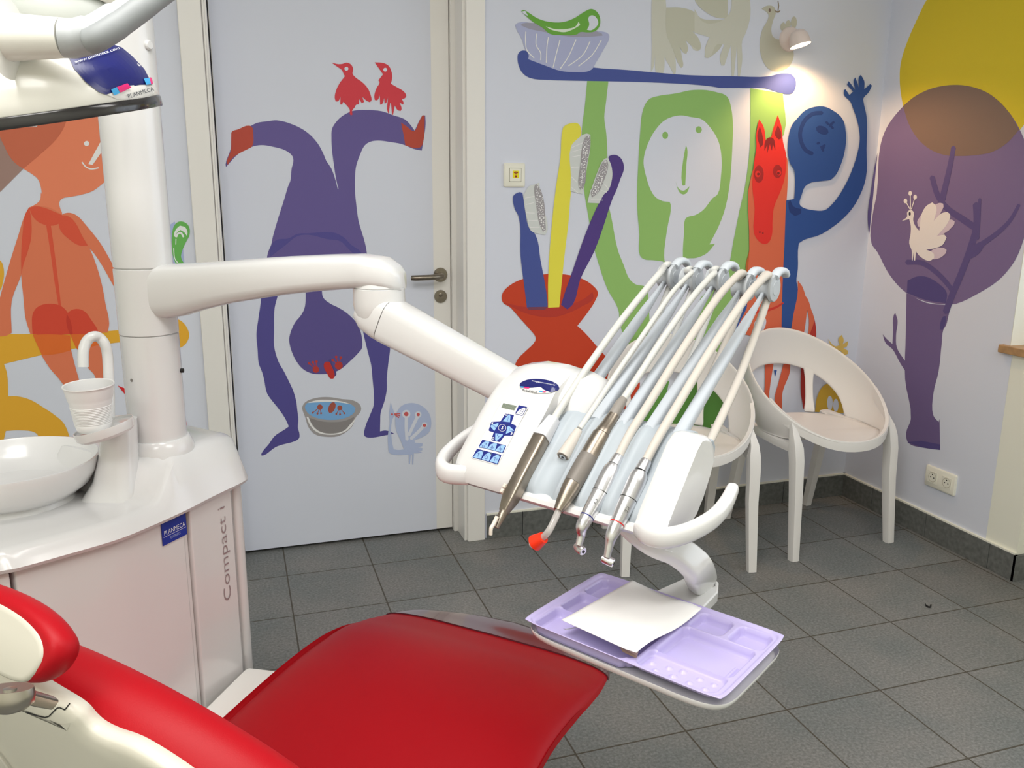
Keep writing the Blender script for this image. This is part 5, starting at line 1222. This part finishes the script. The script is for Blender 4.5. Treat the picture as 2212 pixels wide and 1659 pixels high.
half = [(0, .893), (.05, .890), (.11, .881), (.160, .869), (.208, .853), (.262, .830), (.300, .806), (.330, .775), (.340, .72), (.325, .62), (.290, .47), (.20, .43), (0, .42)]
def roll(th, d0, n=7, fl=.55):
    out = []
    for i in range(n+1):
        a = -math.pi/2+math.pi*i/n; out.append((d0+th/2*math.sin(a), fl*th/2*(1-math.cos(a))))
    return out
pad('backrest_cushion', mir(half), roll(.075, -.006), M_red, BW)
sh = [(0, .925), (.045, .920), (.075, .912), (.105, .900), (.112, .884), (.122, .880), (.165, .882), (.195, .874), (.222, .861), (.243, .845), (.256, .825), (.270, .78), (.272, .62), (.25, .48), (.18, .44), (0, .43)]
pad('backrest_shell', mir(sh), [(-.030, .004), (-.0425, 0), (-.046, .002), (-.050, .010), (-.052, .03)], M_shell, BW)
# headrest
HA = V((-.9030, 0, .9570)); hd_dir = V((.06, 0, .15)).normalized(); hn_ = V((hd_dir.z, 0, -hd_dir.x))
def HW_(l, s, d): p = HA+hd_dir*s+hn_*d; return CH(p.x, l, p.z)
hh = [(0, .033), (.040, .031), (.074, .025), (.098, .016), (.111, .006), (.114, -.006), (.109, -.019), (.097, -.031), (.080, -.038), (.03, -.040), (0, -.040)]
pad('headrest_cushion', mir(hh), roll(.030, .005, 8, .6), M_red, HW_)
hs = [(0, .0235), (.04, .0215), (.075, .014), (.094, .004), (.100, -.008), (.096, -.021), (.085, -.033), (.078, -.036), (.03, -.0355), (0, -.035)]
pad('headrest_shell', mir(hs), [(.0, 0), (-.0095, .0), (-.0112, .0015), (-.012, .005)], mat('headrest_shell_grey', (206, 202, 188), .4), HW_)
# steel joint of the headrest and the seam of the shell
M_chr = mat('satin_chrome', (178, 172, 162), .28, 1.0)
jb = D(12, 1490, .62); jr = RIGHT; jd = DOWN
jm_ = MB(); rr = []
for k, w_, dp in ((0, .0175, .012), (.25, .0185, .013), (.6, .0180, .0125), (.85, .0125, .010), (1.0, .004, .004)):
    c = jb+jd*(.0185*k)+FWD*.004; rr.append([c+jr*(w_*math.cos(t))+FWD*(dp*math.sin(t)) for t in [2*math.pi*i/24 for i in range(24)]])
jm_.loft(rr); jn = build('headrest_joint', jm_, M_chr, pcx, angle=60)
build('joint_pin', MB().lathe([(0, 0), (.0045, 0), (.0045, .002), (0, .0025)], jb+jr*.008-jd*.002-FWD*.008, -jd, 20), M_chr, jn)
build('headrest_rod', MB().tube([D(40, 1500, .63), D(78, 1510, .655), D(112, 1518, .675)], [.0045, .005, .0045], 12, power=4), M_chr, pcx)
SB = bvh([c for c in pcx.children if c.name == 'backrest_shell'][0])
def seam(pts, wpx):
    mb = MB(); P = smooth_path([V((x, y, 0)) for x, y in pts], 3) if False else [V((x, y, 0)) for x, y in pts]
    for a, b in zip(P[:-1], P[1:]):
        n_ = V((-(b-a).y, (b-a).x, 0)).normalized()*wpx/2; K_ = 3
        for k in range(K_):
            q = [a.lerp(b, k/K_)+n_, a.lerp(b, (k+1)/K_)+n_, a.lerp(b, (k+1)/K_)-n_, a.lerp(b, k/K_)-n_]; w_ = [hit(SB, p.x, p.y, .0006) for p in q]
            if all(w_): mb.add(w_, [(0, 1, 2, 3)])
    return mb
build('shell_seam', seam([(56, 1537), (80, 1545), (98, 1549), (106, 1547), (124, 1529), (130, 1528), (141, 1533), (151, 1520)], 2.6), M_dark, pcx, smooth=False)
build('rod_slot', seam([(72, 1513), (94, 1518), (112, 1506)], 3.5), M_dark, pcx, smooth=False)
cbx = [hit(SB, x, y, .003) for x, y in ((-8, 1615), (5, 1630), (16, 1645), (26, 1660), (30, 1672))]
if all(cbx): build('cable', MB().tube(smooth_path(cbx, 4), .0014, 8), mat('white_cable', (226, 222, 212), .5), pcx)
# ------------------------------------------------------------------ operating lamp above the spittoon
ol = thing('operating_lamp', tuple(D(120, 180, .95)), 'white dental operating lamp with grey grip handle and navy sticker', 'lamp')
M_ol = mat('lamp_white', (240, 238, 230), .25, coat=.3); M_og = mat('lamp_grip_grey', (150, 154, 156), .5); M_og2 = mat('lamp_handle_grey', (186, 190, 192), .4)
lc_ = D(60, 254, 1.0); UPc = -DOWN
e1 = (RIGHT+UPc*.135).normalized(); e2 = (FWD+UPc*.405); e2 = (e2-e1*e2.dot(e1)).normalized(); e3 = e1.cross(e2); e3 = e3 if e3.z > 0 else -e3
RX, RY = .149, .120
def lring(k, h, dx=0, n=56, p=2.35):
    return [lc_+e1*(dx+RX*k*math.copysign(abs(math.cos(t))**(2/p), math.cos(t)))+e2*(RY*k*math.copysign(abs(math.sin(t))**(2/p), math.sin(t)))+e3*h for t in [2*math.pi*i/n for i in range(n)]]
lb = MB(); lb.loft([lring(1.0, -.0075), lring(1.005, -.006), lring(1.005, .0030), lring(.996, .005)]); build('lens_rim', lb, mat('lamp_rim_black', (44, 42, 44), .2, coat=.5), ol)
lb = MB(); lb.loft([lring(.985, .004), lring(.992, .006), lring(.985, .018), lring(.93, .040), lring(.80, .066), lring(.62, .086), lring(.42, .096), lring(.2, .099)]); lh = build('lamp_housing', lb, M_ol, ol, angle=70)
def cyl(a, b, ra, rb, n=36): return MB().tube([a, a.lerp(b, .06), a.lerp(b, .94), b], [ra*.9, ra, rb, rb*.9], n)
cb = MB()
c0_ = D(-40, 262, .95); c1_ = D(-48, 40, .93)
cb.tube([c0_, c0_.lerp(c1_, .03), c0_.lerp(c1_, .5), c0_.lerp(c1_, .9), c0_.lerp(c1_, 1.0)], [.048, .050, .0465, .042, .030], 40, power=3); build('lamp_core', cb, M_ol, ol, angle=70)
ha_, hb_ = D(14, 80, .87), D(138, 82, .87); px_ = .87/FPX
build('handle_hub', MB().tube([ha_, ha_.lerp(hb_, .04), ha_.lerp(hb_, .1), hb_], [.046*.9, 50*px_, 49*px_, 41*px_], 40), M_ol, ol, angle=40)
hp1 = [D(136, 82, .87), D(165, 82, .872), D(205, 70, .875), D(262, 35, .885), D(330, -15, .90), D(420, -80, .93)]
build('handle', MB().tube(smooth_path(hp1, 6), [41*px_]*6+[40*px_]*6+[36*px_]*6+[31*px_]*6+[28*px_]*6+[26*px_], 32), M_og2, ol, angle=70)
hp2 = [D(188, 92, .862), D(215, 80, .860), D(262, 50, .868), D(330, 0, .884), D(420, -66, .914)]
build('soft_grip', MB().tube(smooth_path(hp2, 6), [14*px_, 24*px_]+[27*px_]*4+[27*px_]*6+[26*px_]*6+[25*px_]*7, 28), M_og, ol, angle=70)
yk = MB(); yc = D(120, 40, 1.08)
def yring(k, h): return [yc+RIGHT*(.075*k*math.cos(t))+FWD*(.06*k*math.sin(t))+UPc*h for t in [2*math.pi*i/40 for i in range(40)]]
yk.loft([yring(.80, -.030), yring(1, -.016), yring(1.06, .002), yring(.98, .016), yring(.7, .026), yring(.3, .03)]); build('yoke', yk, mat('lamp_yoke_grey', (196, 200, 196), .35), ol, angle=60)
yr = MB(); yr.tube([yc+RIGHT*(.082*math.cos(t))+FWD*(.066*math.sin(t))+UPc*.018 for t in [2*math.pi*i/40 for i in range(41)]], .0085, 14); build('yoke_ring', yr, M_ol, ol, angle=80)
build('lamp_arm', MB().tube(smooth_path([yc+UPc*.02, yc+UPc*.12+FWD*.02, V((yc.x+.01, yc.y+.12, 1.86)), V((colx-.10, coly-.08, 1.90)), V((colx, coly, 1.94))], 6), .022, 20), M_ol, ol)
LB = bvh(lh)
def ldec(mb, s_, h): decal(mb, LB, trace('z'+s_), h)
st = MB(); ldec(st, '230,205 262,193 300,185 327,184 331,200 328,212 320,221 308,226 292,226 272,221 250,214', .0012)
st.cur = 1; ldec(st, '146,120 160,150 185,178 212,199 228,205 262,192 300,184 327,183 310,150 285,122 262,104 245,98 195,104', .0012)
st.cur = 2; ldec(st, '237,194 250,190 256,202 244,207', .0024); ldec(st, '307,172 319,170 322,183 312,184', .0024)
st.cur = 3; ldec(st, '250,190 272,182 280,190 258,201', .0024); ldec(st, '319,169 324,170 327,183 322,183', .0024)
lso = build('sticker', st, ms_, ol, angle=70)
try:
    st_text('www.planmeca.com', M_print, LB, lso, 163, 143, 256, 112, 8, -3, -8, .0030)
    st_text('PLANMECA', M_ink, LB, lso, 274, 214, 328, 197, 9, -3, -9, .0030)
except Exception as ex: print('lamp text', ex)
